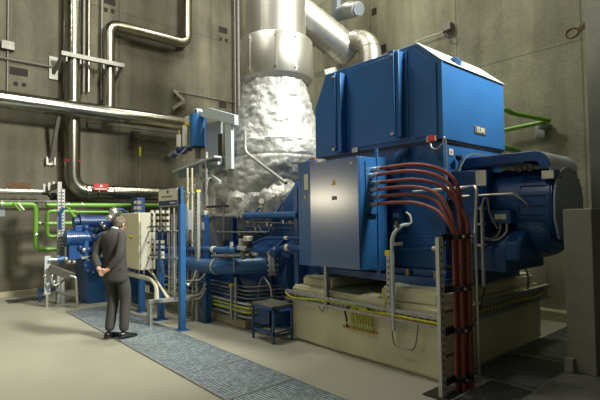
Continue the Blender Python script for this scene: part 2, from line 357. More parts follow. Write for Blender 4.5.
# ---------------------------------------------------------------- exciter
EX,EZ,ER=5.19,1.70,.385
x=thing('exciter','dark blue round exciter drum with ribs on the generator end','exciter',(EX,2.2,.84))
MB().lathe([(ER,1.74),(ER,2.68)],(EX,0,EZ),(0,1,0),40).build('drum','blue_skid',x)
for yy in (1.76,2.05,2.3): MB().lathe([(ER+.012,yy),(ER+.012,yy+.03)],(EX,0,EZ),(0,1,0),40).build('drum_ring','blue_skid',x)
for a in (200,180,165,150,136,215,232): 
    aa=math.radians(a); c,s_=math.cos(aa),math.sin(aa)
    MB().bar((EX+c*(ER+.012),1.78,EZ+s_*(ER+.012)),(EX+c*(ER+.012),2.06,EZ+s_*(ER+.012)),.03,.012,(c,0,s_)).build('rib','blue_skid',x)
# end plate : rounded top, straight sides
pts=[(EX-.40,EZ-.15),(EX-.395,EZ+.02)]+[(EX+math.cos(a)*.39,EZ+.04+math.sin(a)*.34) for a in [PI-PI*k/14 for k in range(15)]]+[(EX+.395,EZ+.02),(EX+.40,EZ-.15),(EX+.3,EZ-.36),(EX-.3,EZ-.36)]
MB().prism(pts,1,1.70,1.722).build('end_plate','mgrey',x,.004)
for k in range(9):
    a=PI-PI*k/8; MB().cyl((EX+math.cos(a)*.36,1.685,EZ+.04+math.sin(a)*.31),(EX+math.cos(a)*.36,1.70,EZ+.04+math.sin(a)*.31),.012,n=8).build('bolt','galvd',x)
# air hood over the drum, curving down at the near end
def hood(y0,y1,z0,z1,th,rad,n=10):
    o=[(y1,z1)]; 
    for k in range(n+1):
        a=PI/2*k/n; o.append((y0+rad-math.sin(a)*rad, z1-rad+math.cos(a)*rad))
    o+=[(y0,z0)]
    i=[(y0+th,z0)]
    for k in range(n,-1,-1):
        a=PI/2*k/n; i.append((y0+rad-math.sin(a)*(rad-th), z1-rad+math.cos(a)*(rad-th)))
    i+=[(y1,z1-th)]
    return o+i
HY0,HZ=1.74,2.235
MB().prism(hood(HY0,2.67,2.06,HZ,.10,.16),0,4.80,4.825).build('hood_side','blue_skid',x,.003)
MB().prism(hood(HY0,2.67,2.06,HZ,.10,.16),0,5.53,5.555).build('hood_side','blue_skid',x,.003)
lab(MB().prism(hood(HY0-.004,2.66,2.0,HZ+.006,.016,.165),0,4.815,5.55).build('hood_cover','lgrey',x),'pale grey curved hood cover')
MB().box((4.82,2.0,2.12),(5.54,2.66,2.135)).build('hood_floor','blue_skid',x)
for xx in (525,518.5+1):
    pass
for (xx,yy) in ((519,169),(530,168)):
    p=P(xx,yy,X=4.80); tt=MB().tube([p+V((0,math.cos(a)*.030,math.sin(a)*.030)) for a in [2*PI*k/14 for k in range(15)]],.010,8,cap=False).build('lifting_eye','black',x)
p=P(547.5,174.5,X=4.79); lab(box((4.79,p.y-.055,p.z-.04),(4.798,p.y+.055,p.z+.04),'sticker','label',x),'white rating label')
MB().box((4.798,p.y-.06,p.z-.045),(4.95,p.y+.06,p.z+.045)).build('label_bracket','blue_skid',x)
# side box on the drum near the generator
sb=MB().box((4.52,2.36,1.28),(4.95,2.66,2.07)).build('junction_box','blue_skid',x,.006)
box((4.508,2.375,1.3),(4.52,2.645,2.055),'box_lid','blue_skid',sb,.004)
p=P(481,178,X=4.507); lab(box((4.500,p.y-.055,p.z-.08),(4.507,p.y+.055,p.z+.08),'sticker','label',sb),'white data sheet')
sb=MB().box((4.70,2.1,1.50),(4.80,2.32,1.64)).build('small_terminal_box','blue_skid',x,.005)
lab(box((4.694,2.14,1.545),(4.70,2.26,1.60),'sticker','label',sb),'white label')
for dy in (2.15,2.22):
    MB().tube(smoothc([(4.72,dy,1.51),(4.715,dy,1.42),(4.67,dy+.06,1.34),(4.62,dy+.16,1.34),(4.58,2.5,1.43),(4.56,2.56,1.56)]),.013,8).build('flexible_conduit','galv',x)
MB().tube(fil([P(462,196,X=4.5),P(515,193.5,X=4.62),P(526,203,X=4.69),P(527,206,X=4.72)],.05),.012,8).build('steel_tube','steel',x)
# dark pedestal below the drum
MB().prism([(4.62,1.0),(4.62,1.22),(4.74,1.40),(5.46,1.40),(5.58,1.22),(5.58,1.0)],1,2.12,2.66).build('bearing_pedestal','blue_skid',x,.01)
MB().prism([(4.60,1.12),(4.62,1.30),(4.78,1.42),(5.42,1.42),(5.52,1.30),(5.5,1.12)],1,1.98,2.14).build('bearing_cover','blue_skid',x,.03)
MB().lathe([(.30,1.8),(.34,1.86),(.34,2.1)],(EX,0,1.50),(0,1,0),28).build('lower_drum','blue_skid',x)
MB().box((4.5,2.45,.84),(5.7,2.64,1.02)).build('pedestal_foot','blue_skid',x,.004)
# ---------------------------------------------------------------- terminal box
t=thing('terminal_box','big blue terminal box with satin front cover and yellow warning triangle','electrical cabinet',(3.95,3.6,1.0))
box((3.72,3.27,1.01),(4.0,4.06,2.25),'box_body','blue',t,.006)
box((4.0,3.29,.98),(4.20,4.3,2.27),'back_flange','blue',t,.004)
box((4.2,3.36,1.05),(4.36,4.2,2.2),'neck','blue_skid',t)
MB().box((3.995,3.255,.9),(4.015,3.29,2.36)).build('edge_strip','blue',t)
lab(box((3.695,3.275,1.015),(3.72,4.05,2.245),'front_cover','blue_satin',t,.004),'satin metallic front cover')
tri=P(333.5,182.5,X=3.69); w=MB().prism([(tri.y-.035,tri.z-.03),(tri.y+.035,tri.z-.03),(tri.y,tri.z+.035)],0,3.690,3.695).build('warning_triangle','yellow',t)
MB().prism([(tri.y-.008,tri.z+.012),(tri.y+.010,tri.z-.006),(tri.y,tri.z-.004),(tri.y+.002,tri.z-.022),(tri.y-.008,tri.z-.002),(tri.y+.002,tri.z-.002)],0,3.688,3.690).build('lightning_mark','black',w)
p=P(334,198,X=3.69); lab(box((3.69,p.y-.035,p.z-.022),(3.695,p.y+.035,p.z+.022),'sticker','galvd',t),'small grey label')
p=P(351,163,X=3.69); box((3.69,p.y-.02,p.z-.008),(3.695,p.y+.02,p.z+.012),'sticker','label',t)
# narrow side door beyond it
s=MB().box((3.84,4.10,.98),(4.0,4.44,2.30)).build('side_compartment','blue',t,.005)
p=P(306,182,X=3.83); lab(box((3.832,p.y-.04,p.z-.1),(3.84,p.y+.04,p.z+.1),'sticker','label',s),'tall white label')
p=P(305,197,X=3.83); box((3.832,p.y-.02,p.z-.02),(3.84,p.y+.02,p.z+.02),'lock','wire',s)
for k,zz in enumerate((2.28,)):
    MB().cyl((3.9,4.2,2.30),(3.9,4.2,2.335),.025,n=10).build('indicator_lamp','redp',t)
    MB().box((3.86,4.02,2.27),(3.94,4.1,2.31)).build('bracket','steel',t)
# gland plate
gp=box((3.80,3.255,1.62),(3.98,3.27,2.2),'gland_plate','blue',t,.002)
GL=[(3.92,2.11),(3.87,2.04),(3.92,1.955),(3.87,1.88),(3.91,1.80),(3.87,1.72)]
for i,(gx_,gz) in enumerate(GL):
    gl=MB().cyl((gx_,3.255,gz),(gx_,3.21,gz),.030,n=14).build('cable_gland','steel',gp)
MB().box((3.80,3.235,1.60),(3.98,3.26,1.615)).build('gland_rail','black',gp)
# ---------------------------------------------------------------- cable ladder with red cables
RY=2.24
rk=thing('cable_rack','slotted galvanised upright frame holding the red cables','cable rack',(3.85,RY,0))
def slotted(x,y,z0,z1,w,name,parent,d=.04,m='galvb',face='y'):
    b=MB().box((x-w/2,y,z0),(x+w/2,y+.004,z1)).box((x-w/2,y,z0),(x-w/2+.005,y+d,z1)).box((x+w/2-.005,y,z0),(x+w/2,y+d,z1))
    o=b.build(name,m,parent)
    MB().box((x-w*.14,y-.0015,z0+.03),(x+w*.14,y,z1-.03)).build('slot_row','slotz',o); return o
slotted(3.575,RY-.03,0,1.40,.065,'post',rk)
slotted(4.085,RY-.03,0,1.40,.06,'post',rk)
slotted(4.17,RY+.02,0,1.40,.04,'post',rk)
for k in range(7): MB().box((3.60,RY+.035,.1+k*.2),(4.15,RY+.04,.1+k*.2+.03)).build('rung','galvd',rk)
CX=[3.785,3.826,3.922,3.963,3.806,3.943]; CY=[RY-.03]*4+[RY-.085]*2
for z in (1.40,.93,.56,.12):
    c=MB().box((3.62,RY-.015,z-.035),(4.08,RY+.02,z+.03)).build('clamp_bar','black',rk,.003)
    for xx in (3.806,3.943):
        MB().lathe([(.056,-.022),(.062,.022)],(xx,RY-.05,z),(0,0,1),20).build('cable_clamp','black',c)
        MB().cyl((xx,RY-.125,z),(xx,RY-.11,z),.014,n=8).build('clamp_bolt','steel',c)
# steel conduit bending down beside the cables
o=MB().tube(fil([(4.30,3.0,1.86),(4.28,2.32,1.875),(4.20,2.19,1.875),(4.14,2.19,1.4),(4.14,2.19,0)],.11,8),.017,10)
# cables : order from top gland
dest=[3,2,5,1,4,0]; names=['topmost','second from top','third from top','fourth from top','fifth from top','lowest']
for i,(gx_,gz) in enumerate(GL):
    d=dest[i]; x1,y1=CX[d],CY[d]
    zt=[2.20,2.06,2.02,1.90,1.86,1.76][i]
    pts=[(gx_,3.225,gz),(gx_,3.0,gz+.012),(gx_-.0,2.68,gz+.005),((gx_+x1)/2,2.42,gz-.07),(x1,2.27,gz-.22-.01*i),(x1,y1+.01,min(1.56,gz-.42)),(x1,y1,1.38),(x1,y1,.9),(x1,y1,.4),(x1,y1,0)]
    if i==5: pts[4]=(x1,2.29,gz-.16); pts[5]=(x1,y1+.01,1.46)
    c=thing('power_cable','thick red power cable, %s of the six leaving the terminal box'%names[i],'cable',(x1,y1,0),'red power cables')
    MB().tube(smoothc(pts,7),.0195,12).build('sheath','red',c)
    lab(MB().cyl((gx_,3.235,gz),(gx_,3.15,gz+.012),.024,n=12).build('cable_end_sleeve','steel',c),'bright metal end sleeve')
cd=thing('steel_conduit','bent steel conduit dropping right of the red cables','conduit',(4.14,2.16,0)); o.build('conduit_tube','steel',cd)
cd=thing('steel_conduit','slim grey conduit standing between cable rack and exciter','conduit',(4.50,2.30,.4))
MB().tube([(4.50,2.30,.86),(4.50,2.30,1.70)],.02,10).build('conduit_tube','galv',cd)
for zz in (1.66,1.5,1.28): MB().box((4.46,2.28,zz-.012),(4.56,2.36,zz+.012)).build('clip','galv',cd)
MB().tube(smoothc([(4.50,2.30,1.68),(4.51,2.28,1.76),(4.55,2.26,1.75),(4.58,2.26,1.62),(4.64,2.22,1.47),(4.68,2.2,1.45)]),.010,8).build('flexible_conduit','galv',cd)
MB().tube(smoothc([(4.50,2.30,.88),(4.50,2.30,.80),(4.48,2.32,.70),(4.45,2.33,.62)]),.010,8).build('wire','black',cd)
# ---------------------------------------------------------------- trays along the plinth
def tray(name,label,p,q,z0,z1,nrm):
    """two flanged rails on stand-off slats, open front"""
    t=thing(name,label,'cable tray',p)
    p,q=V(p),V(q); n=V(nrm); d=(q-p).normalized(); L=(q-p).length
    for z,w in ((z1,.035),(z0,.03)):
        MB().bar(V((p.x,p.y,z))+n*.02,V((q.x,q.y,z))+n*.02,.05,w).build('rail','galv',t)
    MB().bar(V((p.x,p.y,(z0+z1)/2))+n*.008,V((q.x,q.y,(z0+z1)/2))+n*.008,.004,z1-z0-.03).build('slotted_back','sloth',t)
    return t
ta=tray('cable_tray','long cable tray with yellow cable along the plinth front',(3.84,4.68,0),(3.84,2.36,0),.535,.625,(-1,0,0))
MB().tube(smoothc([(3.79,4.66,.60),(3.80,4.5,.555),(3.80,4.0,.59),(3.80,3.5,.60),(3.80,3.3,.565),(3.80,3.0,.575),(3.80,2.4,.575)]),.013,8).build('yellow_cable','yg',ta)
MB().tube([(3.805,3.5,.55),(3.805,2.9,.555),(3.805,2.36,.55)],.010,8).build('copper_strip','copper',ta)
tb=tray('cable_tray','darker cable tray along the near end of the plinth',(4.2,2.375,0),(6.3,2.375,0),.53,.67,(0,-1,0))
MB().tube(smoothc([(4.25,2.34,.60),(4.8,2.34,.60),(5.3,2.34,.61),(5.8,2.33,.58),(6.2,2.34,.61)]),.011,8).build('yellow_cable','yg',tb)
# earthing bar
eb=thing('earthing_bar','copper earthing bar with a bunch of yellow-green wires on the plinth','earthing bar',(3.8,3.4,.3))
MB().bar((3.845,3.68,.33),(3.845,3.18,.335),.012,.03).build('copper_bar','copper',eb)
for k,yy in enumerate((3.60,3.52,3.49,3.44,3.40,3.36,3.32,3.28,3.24)):
    yt=3.50 if k<4 else 3.38
    m='black' if k==0 else 'yg'
    MB().tube(smoothc([(3.83,yy,.335),(3.82,yy,.43),(3.81,yy+.01,.53),(3.80,(yy+yt)/2-.03,.585),(3.80,yt-.1,.59)]),.011,8).build('earth_wire',m,eb)
    MB().cyl((3.83,yy,.36),(3.825,yy,.40),.013,n=8).build('cable_lug','white',eb)
# drooping wires below the tray
for (label,y0,y1,zb) in (('thin grey wire loop drooping below tray, left end',4.05,3.9,.46),('thin dark wire loop drooping below tray under conduit',2.95,2.62,.26)):
    tag(MB().tube(smoothc([(3.80,y0,.54),(3.80,y0-.03,zb+.03),(3.80,(y0+y1)/2,zb),(3.80,y1+.05,zb+.04),(3.80,y1,.55)]),.007,6).build('wire_loop','galvd'),label,'wire')
# grey conduit with bend + yellow capped slotted post
cd=thing('steel_conduit','grey conduit with swan-neck top rising from plinth front','conduit',(3.82,2.92,.48))
MB().tube(fil([(3.80,2.92,.42),(3.80,2.92,1.40),(3.90,2.86,1.50),(3.97,2.84,1.50)],.12,8),.020,10).build('conduit_tube','lgrey',cd)
MB().tube(smoothc([(3.97,2.84,1.50),(4.0,2.82,1.53),(4.02,2.85,1.60),(4.06,2.92,1.63)]),.010,8).build('flexible_conduit','white',cd)
for zz in (1.48,1.3): MB().box((3.79,2.86,zz-.01),(3.9,2.88,zz+.02)).build('clip','galv',cd)
sp=thing('slotted_post','slotted steel upright with yellow cap beside the swan-neck conduit','post',(3.82,2.98,.55))
o=MB().box((3.80,2.955,.5),(3.85,3.0,1.20)).build('channel','galv',sp)
MB().box((3.798,2.97,.58),(3.80,2.985,1.16)).build('slot_row','slotz',o)
lab(box((3.79,2.945,1.18),(3.86,3.01,1.235),'end_cap','yellow',sp),'yellow cap')
sp=thing('slotted_post','short grey steel upright under the terminal box left side','post',(3.82,3.92,.6))
MB().box((3.80,3.90,.5),(3.84,3.94,1.01)).build('channel','galv',sp)
MB().tube(smoothc([(3.80,3.86,.56),(3.80,3.86,.8),(3.82,3.84,.88)]),.008,6).build('wire','black',sp)
tag(MB().tube(smoothc([(3.9,3.1,.82),(3.84,3.09,.78),(3.81,3.02,.72),(3.80,3.05,.62)]),.011,8).build('earth_wire','yg'),'single yellow wire curling over plinth edge beside the yellow-capped post','wire')
# beacon at the housing corner
b=thing('alarm_beacon','small red round beacon with grey cable at the generator corner','beacon',(4.33,2.72,2.42))
MB().cyl((4.31,2.76,2.43),(4.27,2.73,2.43),.035,n=14).build('lamp_lens','redp',b)
MB().box((4.31,2.71,2.40),(4.355,2.82,2.46)).build('lamp_base','wire',b)
MB().tube(smoothc([(4.31,2.77,2.41),(4.29,2.74,2.33),(4.30,2.68,2.31),(4.31,2.62,2.36),(4.31,2.6,2.42),(4.34,2.6,2.38),(4.36,2.61,2.1),(4.36,2.62,1.85)]),.010,8).build('cable','galv',b)
# valve with cable on generator end
b=thing('end_sensor','small black sensor with looping cable on the generator end face','sensor',(4.62,2.66,2.2))
p=P(459,158,Y=2.62); MB().cyl(p+V((-.07,-.02,-.0)),p+V((.03,0,.02)),.022,n=10).ball(p,.035).build('sensor_body','black',b)
MB().tube(smoothc([P(459,158,Y=2.62),P(459,166,Y=2.62),P(455,171,Y=2.63),P(448,173,Y=2.64)]),.009,8).build('cable','black',b)
MB().tube(smoothc([P(449,200,Y=2.64),P(455,180,Y=2.64),P(463,162,Y=2.64),P(472,154,Y=2.64),P(488,156,Y=2.65)]),.008,8).build('thin_tube','galvd',b)
# small electrical box low on generator side
b=thing('small_box','small blue wall box with yellow triangle beside terminal box','electrical box',(4.3,2.95,1.5))
p=P(398,220,X=4.3)
bb=MB().box((4.27,p.y-.06,p.z-.13),(4.40,p.y+.07,p.z+.12)).build('box_body','blue_skid',b,.004)
MB().prism([(p.y-.03,p.z-.05),(p.y+.035,p.z-.05),(p.y,p.z+.0)],0,4.266,4.27).build('warning_triangle','yellow',bb)
box((4.266,p.y-.035,p.z+.03),(4.27,p.y+.04,p.z+.08),'sticker','galv',bb)
# ================================================================ turbine side
def n3(p,s): return noise.noise(V(p)*s)
# foil covered exhaust hood (vertical), and cladding above
DX,DY=5.10,6.5
t=thing('exhaust_hood','tall exhaust hood wrapped in crumpled silver foil','exhaust hood',(DX,DY,1.2))
prof=[]
ctrl=[(1.35,.70),(1.7,.84),(2.0,.90),(2.3,.90),(2.62,.87),(2.66,.86),(2.92,.85),(2.97,.80),(3.3,.72),(3.7,.63),(4.0,.575),(4.12,.56)]
z=ctrl[0][0]
while z<=ctrl[-1][0]:
    for (a,b) in zip(ctrl,ctrl[1:]):
        if a[0]<=z<=b[0]: k=(z-a[0])/(b[0]-a[0]); prof.append((a[1]*(1-k)+b[1]*k,z)); break
    z+=.022
def wr(p,tt,z):
    v=.032*n3(p,3.2)+.040*abs(n3((p.x*1.6,p.y*1.6,p.z*1.8+9),3.4))+.018*n3((p.x,p.y,p.z*1.2),10)
    v-= .022*max(0,1-abs(z-2.64)/.02)+.022*max(0,1-abs(z-2.94)/.02)
    return v
MB().lathe(prof,(DX,DY,0),n=128,fn=wr).build('foil_jacket','foil',t)
# quilted lumps around the lower part
def foilblob(c,r,sc,name,parent,m='foil2',amp=.075,fr=6.5):
    b=MB().ball(c,r,n=48,sc=sc); c=V(c); b.v=[v+(v-c).normalized()*(amp*n3(v,fr)+amp*.5*n3(v,fr*3)) for v in b.v]
    return b.build(name,m,parent)
t2=thing('exhaust_stack','bright aluminium clad upright exhaust duct with wide collar','duct',(DX,DY,4.1))
MB().lathe([(.60,4.02),(.655,4.08),(.67,4.10),(.67,4.78),(.655,4.80),(.58,4.83)],(DX+.03,DY,0),n=48).build('collar','cladw',t2)
MB().lathe([(.56,4.75),(.56,9.3)],(DX+.02,DY,0),n=48).build('shaft','cladw',t2)
for a in (188,262,232):
    aa=math.radians(a); c,s_=math.cos(aa),math.sin(aa)
    MB().bar((DX+.03+c*.672,DY+s_*.672,4.12),(DX+.03+c*.672,DY+s_*.672,4.77),.03,.012,(c,s_,0)).build('seam_strip','cladw',t2)
    for zz in (4.17,4.71): MB().cyl((DX+.03+c*.675,DY+s_*.675,zz),(DX+.03+c*.70,DY+s_*.70,zz),.02,n=8).build('latch','steel',t2)
for a in (205,250): 
    aa=math.radians(a); c,s_=math.cos(aa),math.sin(aa)
    MB().bar((DX+.02+c*.562,DY+s_*.562,4.8),(DX+.02+c*.562,DY+s_*.562,9.2),.035,.01,(c,s_,0)).build('seam_strip','cladw',t2)
MB().tube([P(303.5,41,X=5.5),P(303.5,0,X=5.5),(5.5,P(303.5,0,X=5.5).y,8)],.022,8).build('slim_pipe','galv',t2)
# turbine barrel
tb=thing('steam_turbine','steam turbine barrel wrapped in quilted foil, left of exhaust hood','turbine',(5.05,7.6,.4))
def wr2(p,tt,z): return .035*n3(p,3)+.03*n3(p,8)
pr=[(.55,7.0)]; z=7.0
while z<8.5: pr.append((.86-.10*max(0,(z-7.9))-.03*(1 if int(z*4)%2 else 0),z)); z+=.03
pr.append((.3,8.52))
MB().lathe(pr,(4.92,0,1.62),(0,1,0),72,fn=wr2).build('foil_jacket','foil2',tb)
foilblob((4.55,7.05,2.15),.45,(1,1,.9),'foil_pillow',tb)
foilblob((4.62,6.45,1.80),.50,(1,1.15,.95),'foil_pillow',tb)
foilblob((4.85,6.02,1.85),.50,(1,1.1,.95),'foil_pillow',tb)
foilblob((4.35,6.95,2.45),.20,(.5,1,1),'round_cover',tb)
box((4.3,6.6,.13),(5.8,8.6,1.2),'lower_casing','blue_skid',tb,.02)
# bent grey tube in front of the hood
tag(MB().tube(fil([P(245,131,X=4.1),P(245,152,X=4.1),P(286,183,X=4.1)],.12),.026,10).build('bent_tube','galv'),'bent grey tube running down in front of the foil hood','tube')
# gearbox
gb=thing('gearbox','blue gearbox casing between generator and foil covered turbine','gearbox',(4.9,5.2,.13))
box((4.45,4.72,.4),(5.7,5.85,1.62),'casing','blue_skid',gb,.02)
MB().prism([(4.40,1.62),(4.40,1.80),(4.66,2.14),(5.5,2.14),(5.65,1.7),(5.65,1.62)],1,4.72,5.45).build('sloped_hood','blue_skid',gb,.01)
box((4.5,4.75,2.14),(5.3,5.15,2.27),'top_box','blue_skid',gb,.01)
MB().box((4.36,4.7,1.58),(5.72,5.9,1.64)).build('split_flange','blue_skid',gb,.004)
for k in range(8): MB().cyl((4.40,4.8+k*.15,1.64),(4.40,4.8+k*.15,1.68),.018,n=8).build('flange_bolt','blue',gb)
p=P(296,187,X=4.48); MB().bar((4.505,p.y+.06,1.96),(4.505,p.y-.06,1.96),.01,.06,(-1,0,1)).build('sticker','label',gb)
for (xx,yy) in ((290,222),(301.5,230),(287,237.5),(288,247)):
    p=P(xx,yy,X=4.44); lab(box((4.435,p.y-.028,p.z-.025),(4.46,p.y+.028,p.z+.025),'tag_plate','cream',gb),'small cream tag plate')
box((4.2,4.8,.13),(5.7,5.9,.42),'foot','blue_skid',gb,.01)
MB().lathe([(.36,5.85),(.40,5.88),(.40,6.0),(.34,6.03),(.34,6.6)],(4.9,0,1.2),(0,1,0),32).build('shaft_cover','blue_skid',gb)
MB().lathe([(.30,4.3),(.30,4.72)],(5.0,0,1.35),(0,1,0),32).build('coupling_guard','blue_skid',gb)
for k,(a_,b_) in enumerate((((238,222),(300,224)),((246,228),(299,229)),((232,234),(262,236)),((268,243),(300,256)),((250,220),(252,246)),((281,220),(281,238)))):
    MB().tube([P(*a_,X=4.10+.03*k),P(*b_,X=4.10+.03*k)],.011+.004*(k%2),8).build('oil_line','galvd' if k in (0,2,4) else 'blue',gb)
for (xx,yy) in ((248,222),(256,229),(268,224),(275,229),(284,222),(240,234),(253,236),(293,229)):
    p=P(xx,yy,X=4.10); MB().cyl(p-V((0,0,.025)),p+V((0,0,.03)),.028,n=10).build('fitting','galvd' if xx%2 else 'steel',gb)
MB().tube([P(259,225,X=4.05),P(261,231,X=4.05),P(265,233,X=4.05),P(269,231,X=4.05),P(271,225,X=4.05)],.014,8).build('arc_handle','galv',gb)
# frame posts and beams at the gearbox
fr=thing('post_frame','blue steel upright frame left of the terminal box','frame',(4.05,4.7,.13))
for yy in (4.66,): MB().box((3.98,yy-.04,.13),(4.06,yy+.04,2.0)).build('post','blue_skid',fr,.003)
MB().box((4.0,4.64,1.60),(4.06,6.3,1.66)).build('beam','blue_skid',fr,.003)
MB().box((3.98,6.22,.13),(4.06,6.3,1.66)).build('post','blue_skid',fr,.003)
for yy in (5.2,5.7): MB().bar((4.03,yy,1.64),(4.2,yy,1.8),.03,.02).build('brace','blue_skid',fr)
p=P(302,230,X=3.97); box((3.97,p.y-.03,p.z-.03),(3.98,p.y+.03,p.z+.03),'tag_plate','cream',fr)
# oil pipes in front of gearbox
op=thing('oil_pipe','blue oil pipe with elbow joint in front of the gearbox','pipe',(3.9,5,.9))
MB().tube(fil([P(311,249,X=3.95),P(283,247,X=3.95),P(275,254,X=4.05),P(273,262,X=4.1)],.1),.042,12).build('pipe_run','blue_skid',op)
MB().ball(P(275,252,X=3.98),.085,n=16).build('elbow_joint','blue_skid',op)
for xx in (288,): lab(MB().cyl(P(xx-1.5,247.5,X=3.95),P(xx+1.5,247.5,X=3.95),.048,n=16).build('band','cream',op),'cream marking band')
for yy in (241,247,252): p=P(310,yy,X=3.93); MB().box((p.x,p.y-.02,p.z-.018),(p.x+.02,p.y+.025,p.z+.018)).build('tag_plate','cream',op)
op=thing('oil_pipe','thin blue oil pipe sloping up beside the sump casing','pipe',(3.9,5,1.1))
MB().tube(fil([P(311,238,X=3.95),P(265,238,X=3.95),P(250,245,X=3.95),P(236,246,X=3.95)],.1),.022,10).build('pipe_run','blue_skid',op)
MB().cyl(P(285,238,X=3.95),P(288,238,X=3.95),.026,n=12).build('band','cream',op)
# big blue pipe, bowed
bp=thing('lube_oil_main','large glossy blue pipe bowing round to bolted flange','pipe',(3.6,6.2,.6))
pth=fil([(3.52,8.6,.86),(3.52,6.28,.86),(3.60,5.72,.88),(4.28,5.20,.92)],.62,12)
MB().tube(pth,.118,24).build('pipe_run','blue',bp)
def ring(p,q,r,name,m,parent,nb=0):
    o=MB().cyl(p,q,r,n=28).build(name,m,parent)
    if nb:
        d=(V(q)-V(p)).normalized(); a=d.cross(V((0,0,1))).normalized(); b=d.cross(a)
        for k in range(nb):
            an=2*PI*k/nb; c=a*math.cos(an)*(r-.022)+b*math.sin(an)*(r-.022)
            MB().cyl(V(p)+c-d*.02,V(q)+c+d*.02,.013,n=8).build('flange_bolt','galvb',o)
    return o
i0=[i for i in range(len(pth)) if pth[i].y>6.15][-1]
d=(pth[i0+1]-pth[i0-1]).normalized(); c=P(217.5,266,X=pth[i0].x)
def pxx(p):
    d=V(p)-CAM; return 300+F*d.dot(rt)/d.dot(fw)
ib=min(range(1,len(pth)-1),key=lambda i:abs(pxx(pth[i])-217)); db=(pth[ib+1]-pth[ib-1]).normalized()
lab(MB().cyl(pth[ib]-db*.018,pth[ib]+db*.018,.126,n=24).build('band','wire',bp),'pale weld band')
e=pth[-1]; d=(pth[-1]-pth[-2]).normalized()
ring(e-d*.28,e-d*.25,.185,'flange','galvb',bp,12); ring(e-d*.245,e-d*.20,.165,'damper_flange','galvb',bp,0); ring(e-d*.19,e-d*.16,.19,'flange','blue',bp,12)
lab(bp.children[-2],'bright steel spacer flange')
# vessel behind
ve=thing('oil_sump','dark blue oil sump casing behind the large blue pipe','vessel',(4.5,6.0,.13))
MB().lathe([(.3,4.95),(.50,5.05),(.50,6.3),(.3,6.4)],(4.62,0,.78),(0,1,0),32).build('casing','blue_skid',ve)
MB().lathe([(.55,5.35),(.55,5.42)],(4.62,0,.78),(0,1,0),32).build('flange','blue_skid',ve)
box((4.3,5.0,.13),(4.9,6.2,.5),'foot','blue_skid',ve,.01)
# second small pipe above
sp=thing('feed_pipe','thin blue pipe with cream bands above the large blue pipe','pipe',(3.5,7,1.05))
MB().tube([P(165,249,X=3.55),P(200,249,X=3.55),P(236,250.5,X=3.55)],.045,14).build('pipe_run','blue',sp)
for xx in (214,): MB().cyl(P(xx-1,249.5,X=3.55),P(xx+1,249.6,X=3.55),.052,n=14).build('band','cream',sp)
MB().cyl(P(227,250,X=3.55),P(230,250,X=3.55),.058,n=14).build('coupling','blue',sp)
MB().cyl(P(231.5,249,X=3.55),P(231.5,242,X=3.55),.032,.022,n=12).build('gauge','lgrey',sp)
# valve station
vs=thing('valve_station','cluster of steel valves and actuator above the large blue pipe','valve',(3.7,5.8,.98))
MB().tube([P(212,256,X=3.62),P(240,255,X=3.62),P(258,254,X=3.62)],.026,10).build('steel_pipe','steel',vs)
p=P(245,248,X=3.62); MB().box((p.x-.08,p.y-.10,p.z-.03),(p.x+.08,p.y+.10,p.z+.03)).build('valve_body','steel',vs,.01)
p=P(242,242,X=3.62); MB().cyl(p-V((0,0,.06)),p+V((0,0,.05)),.05,n=16).build('actuator','steel',vs)
p=P(248,239,X=3.62); MB().box((p.x-.05,p.y-.05,p.z-.03),(p.x+.05,p.y+.05,p.z+.04)).build('actuator_head','label',vs,.008)
p=P(249,244,X=3.62); MB().box((p.x-.04,p.y-.035,p.z-.05),(p.x+.04,p.y+.035,p.z+.03)).build('coil','black',vs,.006)
p=P(244,254,X=3.62); MB().ball(p,.07,n=14).build('valve_bulb','galvd',vs)
p=P(252,255,X=3.62); MB().ball(p,.05,n=12).build('valve_bulb','black',vs)
p=P(227,256,X=3.62); MB().cyl(p-V((0,.05,0)),p+V((0,.05,0)),.036,n=12).build('union','brass',vs)
MB().tube([P(234,255,X=3.60),P(234,272,X=3.58)],.012,8).build('drain_tube','galv',vs)
MB().tube([P(215,258,X=3.60),P(215,250,X=3.6)],.012,8).build('drain_tube','galv',vs)
# steam valve line
vl=thing('valve_line','bright steel valve line with brown valve body at chest height','pipe',(3.95,6.6,1.6))
MB().tube([P(208,215,X=3.97),P(244,215.5,X=3.97)],.045,14).build('steel_pipe','steel',vl)
MB().tube([P(244,215.5,X=3.97),P(298,215,X=3.97)],.048,14).build('blue_pipe','blue',vl)
for xx in (213.5,241,245): MB().cyl(P(xx-.8,215.3,X=3.97),P(xx+.8,215.3,X=3.97),.08,n=18).build('flange','steel',vl)
p=P(206.5,216,X=3.97); MB().cyl(p-V((0,0,.13)),p+V((0,0,.13)),.055,n=14).ball(p,.1,n=16,sc=(1,1,1.1)).build('valve_body','brass',vl)
MB().tube([p+V((0,0,.13)),P(206.5,152,X=3.97)],.03,10).build('valve_stem','galv',vl)
MB().bar(P(207,207,X=3.93),P(228,206,X=3.93),.03,.04).build('hand_lever','black',vl)
MB().tube([P(224,206,X=3.93),P(224,241,X=3.93)],.02,8).build('drain_tube','galv',vl)
MB().tube(fil([P(217,225,X=3.9),P(217,232,X=3.9),P(250,232,X=3.9),P(268,232,X=3.9)],.05),.010,8).build('thin_tube','galv',vl)
gg=thing('pressure_gauge','small round dial gauge on yellow tag in front of the foil','gauge',(3.97,5.5,1.7))
p=P(262,201,X=3.97); MB().cyl(p,p+V((-.03,-.03,0)),.055,n=20).build('gauge_case','black',gg)
lab(MB().cyl(p+V((-.03,-.03,0)),p+V((-.034,-.034,0)),.045,n=20).build('dial','white',gg),'pale dial')
MB().cyl(p-V((0,0,.05)),P(262,215,X=3.97),.015,n=8).build('stem','brass',gg)
q=P(261,206.5,X=3.95); box((3.935,q.y-.035,q.z-.018),(3.945,q.y+.035,q.z+.018),'tag_plate','cream',gg)
